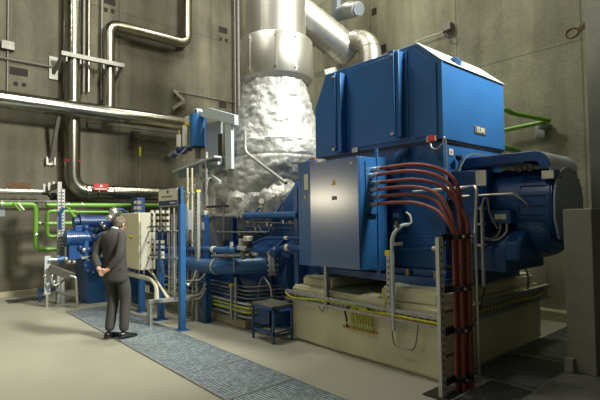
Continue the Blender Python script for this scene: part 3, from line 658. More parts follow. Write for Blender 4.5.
# turbine skid beams and trays
sk=thing('turbine_skid','dark blue steel base frame under the turbine train','skid',(4.5,7,.13))
box((3.72,4.85,.13),(3.85,8.9,.33),'side_beam','blue_skid',sk,.006)
box((3.72,4.8,.13),(6.2,4.93,.33),'end_beam','blue_skid',sk,.006)
box((3.74,8.8,.13),(6.2,8.9,.33),'end_beam','blue_skid',sk,.006)
for (a,b) in ((7.4,8.8),): box((3.9,a,.33),(4.3,b,.9),'oil_tank','blue_skid',sk,.006)
pw=[(165,.42),(165,.55)]
tl=thing('cable_tray','two-level cable tray turning the corner of the turbine skid','cable tray',(3.62,6.8,.15))
for z,m in ((.20,'galv'),(.29,'galv'),(.38,'wire')):
    MB().tube(fil([(3.62,8.4,z),(3.62,5.25,z),(4.5,5.02,z)],.12),.016,8).build('rail',m,tl)
for z in (.27,.33): MB().tube(fil([(3.60,8.4,z),(3.60,7.6,z-.02),(3.60,6.6,z+.01),(3.60,5.25,z),(4.5,5.0,z)],.12),.014,8).build('yellow_cable','yg',tl)
for k in range(12): MB().bar((3.64,8.2-k*.265,.18),(3.64,8.2-k*.265,.40),.006,.03,(1,0,0)).build('cross_strap','galv',tl)
tl=thing('pipe_bundle','bundle of thin steel tubes above the corner cable tray','pipe bundle',(3.68,6.8,.45))
for k in range(4): MB().tube(fil([(3.68+.0*k,8.5,.46+k*.055),(3.68,5.35,.44+k*.055),(4.9,4.98,.44+k*.055)],.12),.013,8).build('tube_run','galvd' if k%2 else 'galv',tl)
sp=thing('slotted_post','short slotted steel upright with yellow cap under the large blue pipe','post',(3.6,6.2,.13))
q=P(232,303,X=3.6)
MB().box((3.58,q.y-.02,.13),(3.62,q.y+.02,.60)).build('channel','galv',sp)
MB().box((3.57,q.y-.025,.60),(3.63,q.y+.025,.64)).build('end_cap','yellow',sp)
MB().tube([(3.6,q.y-.10,.13),(3.6,q.y-.10,.74)],.018,8).build('conduit_tube','galv',sp)
for k,(a,b) in enumerate((((263,277),(258,297)),((264,277),(272,297)))):
    pa=P(*a,X=3.95); pb=P(*b,X=3.95)
    tag(MB().tube(smoothc([pa,(pa+pb)/2+V((0,.04*(-1)**k,.02)),pb]),.010,8).build('hose_wire','wire'),'thin beige wire hanging below the bolted flange, %s of the two'%('left' if k==0 else 'right'),'wire')
# blue support column under big pipe
bc=thing('pipe_support','square blue post standing under the large blue pipe','post',(3.5,6.25,0))
MB().box((3.47,6.20,0),(3.57,6.30,.76)).build('post','blue',bc,.004); MB().box((3.44,6.17,0),(3.60,6.33,.012)).build('foot_plate','blue',bc)
# ---------------------------------------------------------------- small blue table
st=thing('side_table','small blue steel frame table with worn grey top','table',(3.85,4.85,0))
TX0,TX1,TY0,TY1=3.50,3.83,4.56,5.02
box((TX0,TY0,.455),(TX1,TY1,.475),'table_top','tabletop',st,.003)
MB().box((TX0,TY0,.425),(TX1,TY0+.025,.455)).box((TX0,TY1-.025,.425),(TX1,TY1,.455)).box((TX0,TY0,.425),(TX0+.025,TY1,.455)).box((TX1-.025,TY0,.425),(TX1,TY1,.455)).build('top_frame','blue_skid',st)
for a in (TX0,TX1-.025):
    for b in (TY0,TY1-.025): MB().box((a,b,.0),(a+.025,b+.025,.43)).build('leg','blue_skid',st)
for a in (TX0,TX1-.025): MB().box((a+.003,TY0,.12),(a+.022,TY1,.14)).build('stretcher','blue_skid',st)
for b in (TY0,TY1-.025): MB().box((TX0,b+.003,.12),(TX1,b+.022,.14)).build('stretcher','blue_skid',st)
# ---------------------------------------------------------------- cream control cabinet
cb=thing('control_cabinet','cream electrical cabinet with yellow switch the man looks at','electrical cabinet',(3.15,7.6,.72))
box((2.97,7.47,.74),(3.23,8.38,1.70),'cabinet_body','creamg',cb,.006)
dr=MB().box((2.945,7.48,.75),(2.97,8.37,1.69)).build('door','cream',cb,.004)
p=P(130.5,237,X=2.93); sw=MB().cyl((2.945,p.y,p.z),(2.915,p.y,p.z),.035,n=16).build('switch_knob','yellow',dr)
for zz in (.95,1.2,1.45):
    MB().cyl((3.1,7.462,zz),(3.1,7.47,zz),.018,n=10).build('side_plug','galvd',cb)
def bpost(x,y,z,label,w=.045,top=None):
    t=thing('support_post',label,'post',(x,y,0))
    MB().box((x-w,y-w,0),(x+w,y+w,z)).build('post','blue',t,.004); MB().box((x-w*1.9,y-w*1.9,0),(x+w*1.9,y+w*1.9,.012)).build('foot_plate','blue',t,.002)
    if top: MB().box((x-.02,y-.02,z),(x+.02,y+.02,top)).build('upper_post','blue',t)
    return t
bpost(3.01,6.05,1.80,'tall blue post in front carrying the instrument sign',.042,2.06)
bpost(3.07,6.90,1.25,'blue post right of the cream cabinet behind the valve manifold',.045)
bpost(3.10,7.75,.74,'short blue post under the cream cabinet',.045)
# things on top of the cabinet
tk=thing('filter_unit','navy filter block with three steel caps above the cream cabinet','filter',(3.5,8.2,1.7))
q=P(137,206,X=3.35); box((3.30,q.y-.12,0),(3.46,q.y+.18,2.0),'filter_block','signb',tk,.008)
for k in range(3):
    p=P(138,202.5+k*5.5,X=3.24); MB().cyl(p+V((0,0,.030)),p-V((0,0,.030)),.075,n=18).build('cap','steel',tk)
# sign
sg=thing('instrument_sign','cream and blue sign board on the tall blue post','sign',(3.05,6.4,1.75))
box((2.99,6.11,1.77),(3.02,6.79,2.05),'board','signb',sg,.003)
f_=box((2.98,6.125,1.78),(2.991,6.775,2.04),'sign_face','signw',sg)
box((2.976,6.14,1.79),(2.981,6.76,1.865),'blue_field','signb',sg)
box((2.975,6.42,1.975),(2.981,6.47,2.02),'sign_symbol','signb',f_)
box((2.977,6.30,1.915),(2.981,6.66,1.935),'text_line','galvd',f_)
box((2.973,6.18,1.818),(2.977,6.36,1.838),'text_line','white',sg)
MB().tube([(3.01,6.76,1.78),(3.02,6.76,1.5)],.014,8).build('sign_strut','galv',sg)
# valve manifold : white blocks
def manifold(label,xs,ys_,zb,name='valve_manifold'):
    t=thing(name,label,'valve manifold',(3.05,6.7,zb))
    for xx in xs:
        p0=P(xx,ys_[0]-3,X=3.04); p1=P(xx,ys_[-1]+3,X=3.04)
        MB().cyl(p0,p1,.018,n=10).build('valve_stem','black',t)
        for yy in ys_:
            p=P(xx,yy,X=3.02); b=MB().cyl(p-V((0,0,.022)),p+V((0,0,.026)),.031,n=14).build('valve_block','valvew',t)
        p=P(xx,(ys_[-2]+ys_[-1])/2,X=2.99); MB().cyl(p,p+V((-.05,0,0)),.011,n=8).build('knob','black',t)
    pa=P(xs[0]-2,ys_[-1]-2.2,X=3.04); pb=P(xs[-1]+2,ys_[-1]-2.2,X=3.04); MB().tube([pa,pb],.012,8).build('header','galvd',t)
    for xx in xs: MB().tube([P(xx,ys_[-1]+3,X=3.05),P(xx,ys_[-1]+16,X=3.05)],.007,6).build('impulse_tube','steel',t)
    return t
manifold('upper row group of white valve blocks beside the cream cabinet',(152,157,162.5,167.5),(212,218,224,229),1.4)
manifold('lower smaller group of white valve blocks beside the cream cabinet',(152.5,157.5,162.5),(242,247,253,257),.95)
rk=thing('instrument_rack','steel tube rack behind the white valve blocks','rack',(3.15,6.9,0))
for xx in (169,174): MB().tube([P(xx,208,X=3.12),V((3.12,P(xx,208,X=3.12).y,.30))],.014,8).build('rack_tube','galv',rk)
for yy in (231,258): MB().tube([P(149,yy,X=3.12),P(178,yy,X=3.12)],.012,8).build('rack_bar','galv',rk)
for k,xx in enumerate((172,176)): MB().tube([P(xx,214,X=3.16),P(xx,300,X=3.16)],.008,6).build('impulse_tube','steel',rk)
# tall conduits right of the sign
for (xx,y0,y1,r,m,l) in ((187.5,168,300,.017,'wire','pale conduit rising just right of the tall blue post'),(192,168,300,.017,'wire','pale conduit second to the right of the tall blue post')):
    a=P(xx,y0,X=3.55); t=thing('riser_conduit',l,'conduit',(3.55,a.y,.3)); MB().tube([a,V((3.55,a.y,0))],r,8).build('conduit_tube',m,t)
    for zz in (1.2,2.0): MB().box((3.53,a.y-.03,zz),(3.58,a.y+.03,zz+.03)).build('clip','galv',t)
a=P(197,190,X=3.45); t=thing('slotted_post','perforated steel upright with yellow tag between riser conduits and valve','post',(3.45,a.y,.1))
MB().box((3.43,a.y-.04,0),(3.48,a.y+.04,2.0)).build('channel','galv',t)
MB().box((3.428,a.y-.012,.5),(3.43,a.y+.012,1.95)).build('slot_row','slotz',t); MB().box((3.42,a.y-.045,2.0),(3.49,a.y+.045,2.04)).build('end_cap','yellow',t)
p=P(188,220,X=3.5); t=thing('junction_box','small grey junction box on riser conduits right of the blue post','electrical box',(3.5,p.y,1.5))
MB().box((3.46,p.y-.09,p.z-.16),(3.53,p.y+.06,p.z+.16)).build('box_body','mgrey',t,.006)
MB().box((3.455,p.y-.085,p.z-.155),(3.462,p.y+.055,p.z+.155)).build('box_lid','lgrey',t,.003)
p=P(202,226,X=3.6); t=thing('support_post','blue post with pale label left of the brown valve','post',(3.65,p.y,.13))
MB().box((3.62,p.y-.05,.13),(3.70,p.y+.05,1.65)).build('post','blue_skid',t,.004); MB().box((3.61,p.y-.03,p.z-.06),(3.62,p.y+.03,p.z+.06)).build('sticker','label',t)
p=P(204,199,X=3.66); MB().box((3.64,p.y-.05,1.55),(3.68,p.y+.05,1.72)).build('head_box','lgrey',t,.005)
# galvanised stand
gs=thing('cable_stand','galvanised U shaped cable stand at the foot of the cream cabinet','stand',(2.78,6.68,0))
MB().box((2.76,6.58,0),(2.80,6.70,.38)).build('leg','galv',gs,.003); MB().box((2.72,6.54,0),(2.86,6.74,.01)).build('foot_plate','galv',gs)
MB().bar((2.76,6.64,.36),(3.62,6.40,.36),.12,.05).build('beam','galv',gs,.003)
MB().box((2.80,6.595,.02),(2.801,6.6,.3)).build('slot','dark',gs)
cd=thing('cable_duct','beige cable conduits curving down from the cabinet to the galvanised stand','conduit',(3.0,7.2,.35))
for k,(dy,m) in enumerate(((0,'wire'),(.06,'wire'),(.16,'black'),(.22,'wire'),(.30,'wire'))):
    if k<2: MB().tube(fil([(2.98-.03*k,8.1,.66-.03*k),(2.97,7.05-dy,.64-.02*k),(2.92,6.72-dy*.3,.55),(2.88+.03*k,6.66,.37)],.12),.026,10).build('conduit_tube',m,cd)
    else: MB().tube(smoothc([(3.1,7.28+.05*k,.75),(3.06,7.2-dy*.3,.66),(3.0,6.85-dy*.2,.56),(2.96+.03*k,6.62,.37)]),.018,8).build('cable',m,cd)
for k in range(3): MB().tube([(3.0,7.4+.2*k,.76),(3.0,7.4+.2*k,.60)],.012,8).build('cable_stub','galv',cd)
lc=thing('hose_loop','steel tube loop with white clip near the foot of the tall blue post','tube',(3.3,6,.7))
MB().tube(smoothc([P(160,286,X=3.2),P(175,282,X=3.2),P(182,280,X=3.2),P(188,284,X=3.2),P(193,279,X=3.25),P(196,270,X=3.3)]),.012,8).build('steel_tube','steel',lc)
MB().ball(P(188,284.5,X=3.19),.022).build('clip','white',lc)
# tube curves under the blue pipe
for k,(y0,y1) in enumerate(((273,281),(283,296),(288,300))):
    t=thing('oil_drain_tube','thin beige drain tube under the large blue pipe, %s of the three'%(['upper','middle','lower'][k]),'tube',(3.45,6.9,.6))
    MB().tube(fil([P(165,y1-5,X=3.4),P(184,y1,X=3.4),P(200,y1-1,X=3.4),P(206,y0,X=3.45)],.12),.012,8).build('tube_run','wire',t)
# ================================================================ valve actuator on the turbine head
AX=4.15
ac=thing('valve_actuator','blue hydraulic cylinder with grey frame and pale lever, high beside the foil hood','actuator',(AX,7.2,2.4))
c0=P(198,147,X=AX); c1=P(198,115,X=AX)
MB().cyl(V((AX,c0.y,c0.z)),V((AX,c0.y,c1.z)),.155,n=28).build('cylinder','blue',ac)
MB().cyl(V((AX,c0.y,c0.z-.03)),V((AX,c0.y,c0.z)),.13,n=24).build('cylinder_foot','black',ac)
MB().cyl(V((AX,c0.y,c0.z-.22)),V((AX,c0.y,c0.z)),.05,n=12).build('rod','galvd',ac)
q0=P(206,124,X=AX+.05); q1=P(222,162,X=AX+.05)
MB().box((AX+.03,q1.y,q1.z),(AX+.07,q0.y,q0.z-.02)).build('side_panel','mgrey',ac,.004)
hole=MB().box((AX+.02,P(221,140,X=AX).y,P(218,160,X=AX).z),(AX+.031,P(217,140,X=AX).y,P(218,134,X=AX).z)).build('panel_opening','dark',ac)
lv=[P(195,109,X=AX),P(199,116,X=AX),P(225,122,X=AX),P(236,125,X=AX),P(236,115,X=AX),P(210,108,X=AX),P(203,112,X=AX)]
MB().prism([(p.y,p.z) for p in lv],0,AX-.03,AX+.05).build('lever','lgrey',ac,.004)
p=P(196.5,111.5,X=AX-.04); MB().cyl((AX-.06,p.y,p.z),(AX+.06,p.y,p.z),.06,n=16).build('lever_pin','lgrey',ac)
MB().cyl((AX-.065,p.y,p.z),(AX-.06,p.y,p.z),.03,n=12).build('pin_bore','dark',ac)
u0_=P(226,124,X=AX); u1_=P(225,170,X=AX); u2_=P(232,124,X=AX); 
MB().box((AX-.02,u2_.y,u1_.z),(AX+.04,u0_.y,u0_.z+.02)).build('upright','lgrey',ac,.004)
b0=P(188,115,X=AX); 
cp=P(190,119,X=AX-.1); MB().box((AX-.16,cp.y-.02,cp.z-.10),(AX-.08,cp.y+.10,cp.z+.05)).build('terminal_head','label',ac,.006)
cp=P(190,124,X=AX-.1); MB().box((AX-.17,cp.y-.03,cp.z-.03),(AX-.09,cp.y+.09,cp.z+.03)).build('sensor_block','yellow',ac,.006)
MB().box((AX-.1,P(190,126,X=AX).y,P(187,147,X=AX).z),(AX-.06,P(187,126,X=AX).y,P(187,126,X=AX).z)).build('scale_bar','signw',ac)
MB().box((AX-.06,P(186,126,X=AX).y,P(187,147,X=AX).z),(AX-.0,P(183,126,X=AX).y,P(187,127,X=AX).z)).build('oil_chamber','signb',ac)
ac2=thing('small_actuator','white capped servo cylinder left of the blue hydraulic cylinder','actuator',(AX-.05,8.2,2.6))
a0=P(180,147,X=AX-.05); a1=P(180,135,X=AX-.05); a2=P(181,130,X=AX-.05)
MB().cyl(V((a0.x,a0.y,a0.z)),V((a0.x,a0.y,a1.z)),.07,n=16).build('cylinder','white',ac2)
MB().cyl(V((a0.x,a0.y,a1.z)),V((a0.x,a0.y,a2.z)),.025,n=10).build('cap','yellow',ac2)
for (xx,yy,r) in ((180,150,.085),(175,155,.06),(184,151,.07)): MB().ball(P(xx,yy,X=AX-.05),r,n=14).build('valve_body','signb',ac2)
MB().tube([P(176,152,X=AX-.08),P(184,160,X=AX-.08)],.018,8).build('steel_tube','steel',ac2); MB().tube([P(176,158,X=AX-.1),P(186,148,X=AX-.1)],.014,8).build('steel_tube','steel',ac2)
MB().bar(P(190,149,X=AX-.03),P(178,152,X=AX-.03),.1,.06).build('link_block','signb',ac2)
pf=thing('valve_platform','pale grey steel bracket platform carrying the hydraulic cylinder','bracket',(AX,7.5,2.2))
pts=[P(178,171,X=AX-.05),P(222,156,X=AX-.05),P(222,164,X=AX-.05),P(196,177,X=AX-.05),P(180,178,X=AX-.05)]
MB().prism([(p.y,p.z) for p in pts],0,AX-.07,AX-.03).build('gusset','mgrey',pf,.003)
MB().bar(P(179,172,X=AX-.05),P(222,157,X=AX-.05),.3,.03,(0,0,1)).build('deck','lgrey',pf)
MB().bar(P(200,167,X=AX-.1),P(220,182,X=AX-.1),.05,.05).build('strut','lgrey',pf); MB().bar(P(204,163,X=AX-.1),P(219,163,X=AX-.1),.05,.05).build('strut','lgrey',pf)
MB().bar(P(197,174,X=AX-.1),P(207,182,X=AX-.1),.04,.05).build('strut','lgrey',pf)
MB().box((AX-.12,P(208,160,X=AX).y,1.9),(AX-.07,P(205,160,X=AX).y,P(206,160,X=AX).z)).build('upright','lgrey',pf)
for k in range(4):
    a=P(188+k*5,172,X=AX-.12); b=P(187+k*5,192,X=AX-.12); MB().tube(smoothc([a,(a+b)/2+V((0,.03*(-1)**k,0)),b]),.012,6).build('hose','wire',pf)
# ================================================================ pipes on the back wall
def rings(pts_r,parent,m='clad',w=.02,dr=.008):
    for (c,d,r) in pts_r: d=V(d).normalized(); MB().cyl(V(c)-d*w/2,V(c)+d*w/2,r+dr,n=28).build('joint_band',m,parent)
# main horizontal steam pipe
HYP=10.78
t=thing('steam_pipe','large horizontal clad steam pipe crossing the whole back wall','pipe',(2,HYP,4))
zc=P(75,107,Y=HYP).z; zl=P(0,101,Y=HYP).z; zr=P(185,122.5,Y=HYP).z; print('steam z',zl,zc,zr)
zc=(zl+zr)/2
MB().tube([(-3.9,HYP,zc),(5.9,HYP,zc)],.185,28).build('cladding','clad',t)
rings([((P(xx,105,Y=HYP).x,HYP,zc),(1,0,0),.185) for xx in (1,48,89,127,160)],t)
# upright pipe left, with elbow to lower run
VX=P(72,150,Y=11.06).x; lz=P(130,192.5,Y=10.95).z
t=thing('steam_pipe','tall clad pipe dropping down the back wall and turning right at its foot','pipe',(VX,11.06,lz))
pp=fil([(VX,11.06,9.3),(VX,11.02,lz),(5.6,10.9,lz-.02)],.40,12)
MB().tube(pp,.165,28).build('cladding','clad',t)
rings([((VX,11.05,P(72,yy,Y=11.05).z),(0,0,1),.165) for yy in (27,57,138,172)],t)
p=P(72,161,Y=11.04); lab(MB().cyl((VX,11.04,p.z-.025),(VX,11.04,p.z+.025),.178,n=28).build('red_band','redp',t),'red band')
rings([((P(xx,192,Y=10.95).x,10.95,lz-.01),(1,0,0),.165) for xx in (86,97,113,135)],t)
a=P(93.5,183.5,Y=10.77); b=P(108.5,190.5,Y=10.77)
sg=box((a.x,10.765,b.z),(b.x,10.785,a.z),'warning_plate','redp',t); lab(sg,'red plate with white triangle')
c=(a+b)/2; MB().prism([(c.x-.04,c.z-.0),(c.x+.04,c.z-.0),(c.x,c.z+.06)],1,10.76,10.764).build('white_triangle','white',sg)
MB().box((a.x+.03,10.76,b.z+.02),(b.x-.03,10.764,b.z+.04)).build('white_line','white',sg)
# pipe B
BXX=P(109,60,Y=11.05).x; bz=P(150,34.5,Y=11.05).z
t=thing('steam_pipe','clad pipe rising behind the steam main and stepping right near the top','pipe',(BXX,11.05,4))
bx2=P(187,20,Y=11.05).x
MB().tube(fil([(BXX,11.05,zc+.02),(BXX,11.05,bz),(bx2,11.05,bz),(bx2,11.05,9.3)],.26,12),.13,24).build('cladding','cladc',t)
rings([((BXX,11.05,P(109,yy,Y=11.05).z),(0,0,1),.13) for yy in (98,66,33)]+[((P(xx,30,Y=11.05).x,11.05,bz),(1,0,0),.13) for xx in (118,176)],t,'cladc')
# support beam with bracket
b=thing('pipe_bracket','steel angle bracket beam holding the two upright pipes','bracket',(2.8,11,5.4))
ba=P(61,53,Y=10.85); bb_=P(124,64.5,Y=10.85)
MB().bar(V((ba.x,10.85,ba.z)),V((bb_.x,10.85,ba.z+.0)),.09,.10).build('beam','galvd',b,.004)
MB().bar(V((ba.x+.05,10.85,ba.z)),V((ba.x-.05,11.29,ba.z-.35)),.06,.06).build('brace','galvd',b)
MB().bar(V((bb_.x-.05,10.85,ba.z-.05)),V((bb_.x-.1,11.3,ba.z-.35)),.05,.05).build('brace','galvd',b)
p=P(53.5,68,Y=11.3); MB().box((p.x-.09,11.29,p.z-.26),(p.x+.09,11.329,p.z+.26)).build('wall_plate','galvd',b)
for xx in (66,80,103,116): q=P(xx,64,Y=10.9); MB().box((q.x-.015,10.84,ba.z-.16),(q.x+.015,10.9,ba.z+.05)).build('u_bolt','galvd',b)
# small pipes beside
for (xx,y1,r,m,l) in ((83.5,92,.035,'galvd','slim dark pipe just right of the tall left steam pipe'),(88.5,92,.03,'cladc','thin pale pipe between the two upright clad pipes'),(8,90,.018,'galvd','thin vertical wall conduit near the left edge'),(64,92,.03,'cladc','slim pipe hugging the left side of the tall steam pipe'),(101.5,100,.03,'galvd','dark slim pipe against the left of the stepped clad pipe')):
    q=P(xx,y1,Y=11.2)
    tag(MB().tube([(q.x,11.2 if r>.02 else 11.3,q.z),(q.x,11.2 if r>.02 else 11.3,9.3)],r,10).build('wall_pipe',m),l,'pipe')
q0=P(0,58.5,Y=11.27); q1=P(53,67,Y=11.27)
t=thing('wall_conduit','thin near-horizontal conduit ending at the bracket on the left','conduit',q1)
MB().tube([(-1,11.27,q0.z+.0),(q1.x,11.27,q1.z)],.022,8).build('conduit_tube','galvd',t)
q=P(9,46,Y=11.25); MB().box((q.x-.14,11.22,q.z-.08),(q.x+.1,11.33,q.z+.1)).build('clamp','galvd',t,.005)
# recesses
for i,(xx,yy,w,h,l) in enumerate(((19,71.5,.34,.16,'dark rectangular wall socket recess at far left above the steam main'),(16,83.5,.08,.08,'small square hole, left one, below the far left recess'),(24,84.5,.08,.08,'small square hole, right one, below the far left recess'),(110,1.5,.27,.14,'dark rectangular wall recess at the top edge between pipes'),(106,9.5,.08,.10,'small square hole, left one, under the top edge recess'),(113,11,.08,.10,'small square hole, right one, under the top edge recess'),(223.5,30,.28,.17,'dark rectangular wall recess left of the exhaust duct'),(221,38.5,.09,.09,'small square hole, left one, left of the exhaust duct'),(226.5,40,.09,.09,'small square hole, right one, left of the exhaust duct'),(223,105,.24,.16,'dark rectangular recess above the pale actuator lever'))):
    q=P(xx,yy,Y=BX-.02); o=box((q.x-w/2,BX-.012,q.z-h/2),(q.x+w/2,BX+.01,q.z+h/2),'wall_recess','dark'); tag(o,l,'wall recess')
for i,(xx,yy,w,h,l) in enumerate(((19,186.5,.42,.17,'rust brown patch plate on the wall above the thin left pipe'),(14.5,199,.09,.07,'left small rust mark under the thin left pipe'),(23,199,.09,.07,'right small rust mark under the thin left pipe'))):
    q=P(xx,yy,Y=BX-.02); tag(box((q.x-w/2,BX-.012,q.z-h/2),(q.x+w/2,BX+.01,q.z+h/2),'rust_mark','rust'),l,'rust mark')
# inclined strut with white plate
t=thing('wall_strut','dark inclined steel strut with white foot plate under the steam main','strut',P(50,163,Y=11.3))
MB().bar(V((P(59,113,Y=10.8).x,10.8,P(59,113,Y=10.8).z)),P(51,161,Y=11.26),.07,.07).build('strut_arm','galvd',t)
p=P(50,161,Y=11.3); MB().box((p.x-.09,11.29,p.z-.09),(p.x+.09,11.33,p.z+.06)).build('foot_plate','white',t); MB().box((p.x-.09,11.2,p.z-.09),(p.x-.07,11.33,p.z+.08)).box((p.x+.07,11.2,p.z-.09),(p.x+.09,11.33,p.z+.08)).build('plate_lug','white',t)
# thin pipe below steam main and pull handle
q=P(88,122,Y=11.2); q2=P(190,127,Y=11.2)
tag(MB().tube(fil([(q.x,11.2,zc),(q.x,11.2,q.z),(q2.x,11.2,q.z-.02)],.1),.02,8).build('wall_pipe','galvd'),'thin pipe branching right just below the steam main','pipe')
t=thing('pull_handle','hanging wire with yellowish handle below the steam main','pull handle',P(140,156,Y=11.1))
h0=P(136,134,Y=11.15); MB().box((h0.x-.06,11.12,h0.z-.1),(h0.x+.1,11.33,h0.z+.08)).build('wall_bracket','galvd',t,.006)
MB().tube([P(139,138,Y=11.1),P(140,147,Y=11.1)],.008,6).build('wire','galvd',t)
MB().cyl(P(140,147,Y=11.1),P(140,156,Y=11.1),.028,n=10).build('handle','yg',t); MB().tube([P(140,156,Y=11.1),P(140,181,Y=11.1)],.004,5).build('cord','wire',t)
# wall brackets right of the pull handle
for k,(xa,ya2,xb,yb2,l) in enumerate(((173,90,184,101,'upper dark wall bracket right of the steam main'),(184,101,172,109,'lower dark wall bracket arm right of the steam main'),(167,156,178,150,'dark double bracket left of the servo cylinder'))):
    tag(MB().bar(P(xa,ya2,Y=11.2),P(xb,yb2,Y=11.2),.06,.09).build('wall_bracket','galvd'),l,'bracket')
a=P(176,91,Y=11.25); b=P(236,100,Y=11.25); tag(MB().tube([V((a.x,11.27,a.z)),V((b.x,11.27,a.z-.02))],.018,8).build('wall_pipe','galvd'),'thin dark horizontal pipe left of the exhaust duct','pipe')
# corner pipes
for (xx,r,l) in ((238.5,.07,'dark upright pipe in the room corner, left of three'),(243,.05,'dark upright pipe in the room corner, middle of three'),(235,.03,'thin upright pipe in the room corner, nearest the back wall')):
    q=P(xx,60,Y=11.15); tag(MB().tube([(min(q.x,7.4),11.15,0),(min(q.x,7.4),11.15,9.3)],r,12).build('corner_pipe','galvd'),l,'pipe')
# thin silver pipe at left, low
q0=P(0,191,Y=10.9); q1=P(42,193.5,Y=10.9)
t=thing('wall_pipe','thin bright horizontal pipe at left with dark end cap','pipe',q0)
MB().tube([(-2,10.9,q0.z),(q1.x,10.9,q0.z)],.06,12).build('pipe_run','steel',t); MB().cyl((q1.x,10.9,q0.z),(q1.x+.1,10.9,q0.z),.065,n=12).build('end_cap','black',t)
for xx in (7,36): MB().cyl((P(xx,190,Y=10.9).x-.01,10.9,q0.z),(P(xx,190,Y=10.9).x+.01,10.9,q0.z),.072,n=12).build('joint_band','steel',t)
tag(MB().tube([(-2,11.0,q0.z-.2),(2.6,11.0,q0.z-.2)],.025,8).build('wall_pipe','galvd'),'thin dark pipe below the bright left pipe','pipe')
# green pipes left
def green(pts,r,l,rad=.1,m='green'):
    return tag(MB().tube(fil([P(a,b,Y=c) for a,b,c in pts],rad),r,14).build('green_pipe',m),l,'pipe','green pipes')
GY=10.2
def gp(name,l,pts,r,clips=()):
    t=thing('green_pipe',l,'pipe',P(pts[0][0],pts[0][1],Y=GY),'green pipes on the back wall')
    MB().tube(fil([P(a,b,Y=GY) for a,b in pts],.1),r,14).build('pipe_run','green',t)
    for (a,b) in clips: p=P(a,b,Y=GY); MB().cyl(p-V((.012,0,0)),p+V((.012,0,0)),r+.012,n=12).build('clip','steel',t)
gp('g','green pipe forming a square loop at the far left',[(-14,204),(36,204.5),(36,249.5),(62,249)],.047,((2,204),(36,235)))
gp('g','long green pipe running right behind the blue cooler',[(46,205),(128,205.5),(240,206)],.05,((82,205),(68,205)))
gp('g','lower green loop pipe inside the square loop',[(75,211.5),(47,211),(47,236.5),(62,236.5)],.038)
gp('g','thin green pipe beneath the long green pipe',[(75,212),(128,212)],.03)
gp('g','short green pipe into the blue cooler end',[(38,223.5),(60,223.5),(78,223)],.04,((40,223.5),))
gp('g','green branch pipe slanting down to the cooler',[(66,205.5),(70,211),(76,219)],.04)
for k,(a,b,c,d) in enumerate(((13,203,21,211),(18,203,24,210))):
    tag(MB().tube([P(a,b,Y=10.15),P(c,d,Y=10.15)],.018,8).build('pipe_brace','green' if k==0 else 'white'),'%s slanting brace below the far left green pipe'%(['green','white'][k]),'brace')
p=P(2,210,Y=10.3); tag(box((p.x-.2,10.3,p.z-.12),(p.x+.05,10.4,p.z+.1),'wall_box','mgrey'),'grey box at the left image edge under the green pipe','box')
# slotted uprights and tray at left
t=thing('tray_support','pair of slotted galvanised uprights with cable tray end at left','stand',P(60,255,Y=9.6))
for xx in (59.5,62.8):
    a=P(xx,185,Y=9.55); MB().box((a.x-.035,9.53,0),(a.x+.035,9.57,a.z+(.06 if xx<61 else -.08))).build('upright','galv',t)
    MB().box((a.x-.012,9.528,1.0),(a.x+.012,9.53,a.z-.1)).build('slot_row','slotz',t)
MB().bar(P(59,185,Y=9.6),P(44,191,Y=10.2),.05,.10).build('tray_end','galvd',t)
for (a,b) in ((44,188),(49,186.5),(53.5,185.5)): p=P(a,b,Y=9.9); MB().box((p.x-.02,9.88,p.z-.08),(p.x+.02,9.92,p.z+.08)).build('tray_hook','galv',t)
for k in range(4): MB().ball(P(50+k*2.2,195+k%2*3,Y=9.8),.05).build('cable_gland','black',t)
# ================================================================ lube oil skid, left
QY=8.9
sk=thing('oil_skid','blue lube oil tank unit beyond the man','tank',(3.2,QY,0))
a=P(76,303,Z=0)
MB().box((2.62,9.15,0),(3.55,9.95,.80)).build('tank','blue',sk,.01)
MB().box((2.60,9.13,.80),(3.57,9.97,.86)).build('tank_top','blue_skid',sk,.004)
q=P(87,265,Y=9.14); MB().cyl((q.x+.1,9.15,q.z),(q.x+.1,9.10,q.z),.17,n=24).build('manhole','blue_skid',sk)
for k in range(8):
    an=2*PI*k/8; MB().cyl((q.x+.1+.14*math.cos(an),9.10,q.z+.14*math.sin(an)),(q.x+.1+.14*math.cos(an),9.08,q.z+.14*math.sin(an)),.018,n=8).build('bolt','steel',sk)
cl=thing('oil_cooler','long dark blue horizontal cooler drum above the oil tank','cooler',(2.9,9.5,1.5))
z=P(95,221.5,Y=9.5).z; x0=P(80,221,Y=9.5).x; x1=P(126,221,Y=9.5).x
MB().cyl((x0,9.5,z),(x1,9.5,z),.12,n=24).build('drum','signb',cl); MB().cyl((x0-.02,9.5,z),(x0+.05,9.5,z),.155,n=24).build('end_flange','signb',cl); MB().cyl((x0-.12,9.5,z),(x0,9.5,z),.10,n=20).build('end_cap','signb',cl)
for xx in (x0+.2,x1-.2): MB().box((xx-.04,9.45,.86),(xx+.04,9.55,z-.1)).build('saddle','signb',cl)
mo=thing('oil_pump_motor','blue electric pump motor with fan cowl left of the man','motor',(2.6,9.3,1.0))
z=P(80,238,Y=9.3).z; x0=P(65,238,Y=9.3).x; x1=P(92,238,Y=9.3).x
MB().cyl((x0,9.3,z),(x1-.12,9.3,z),.155,n=24).build('housing','blue_skid',mo); MB().cyl((x1-.12,9.3,z),(x1,9.3,z),.10,n=16).build('shaft_end','blue_skid',mo)
for k in range(9): MB().cyl((x0+.08+k*.035,9.3,z),(x0+.09+k*.035,9.3,z),.17,n=24).build('cooling_fin','blue_skid',mo)
MB().box((x0+.15,9.2,z+.13),(x0+.33,9.36,z+.24)).build('terminal_box','blue_skid',mo,.006); MB().box((x0+.05,9.2,.86),(x1-.1,9.4,z-.13)).build('foot','blue_skid',mo)
MB().tube(fil([P(60,230,Y=9.4),P(60,212,Y=9.4),P(64,208,Y=9.4)],.05),.03,8).build('supply_tube','blue_skid',mo)
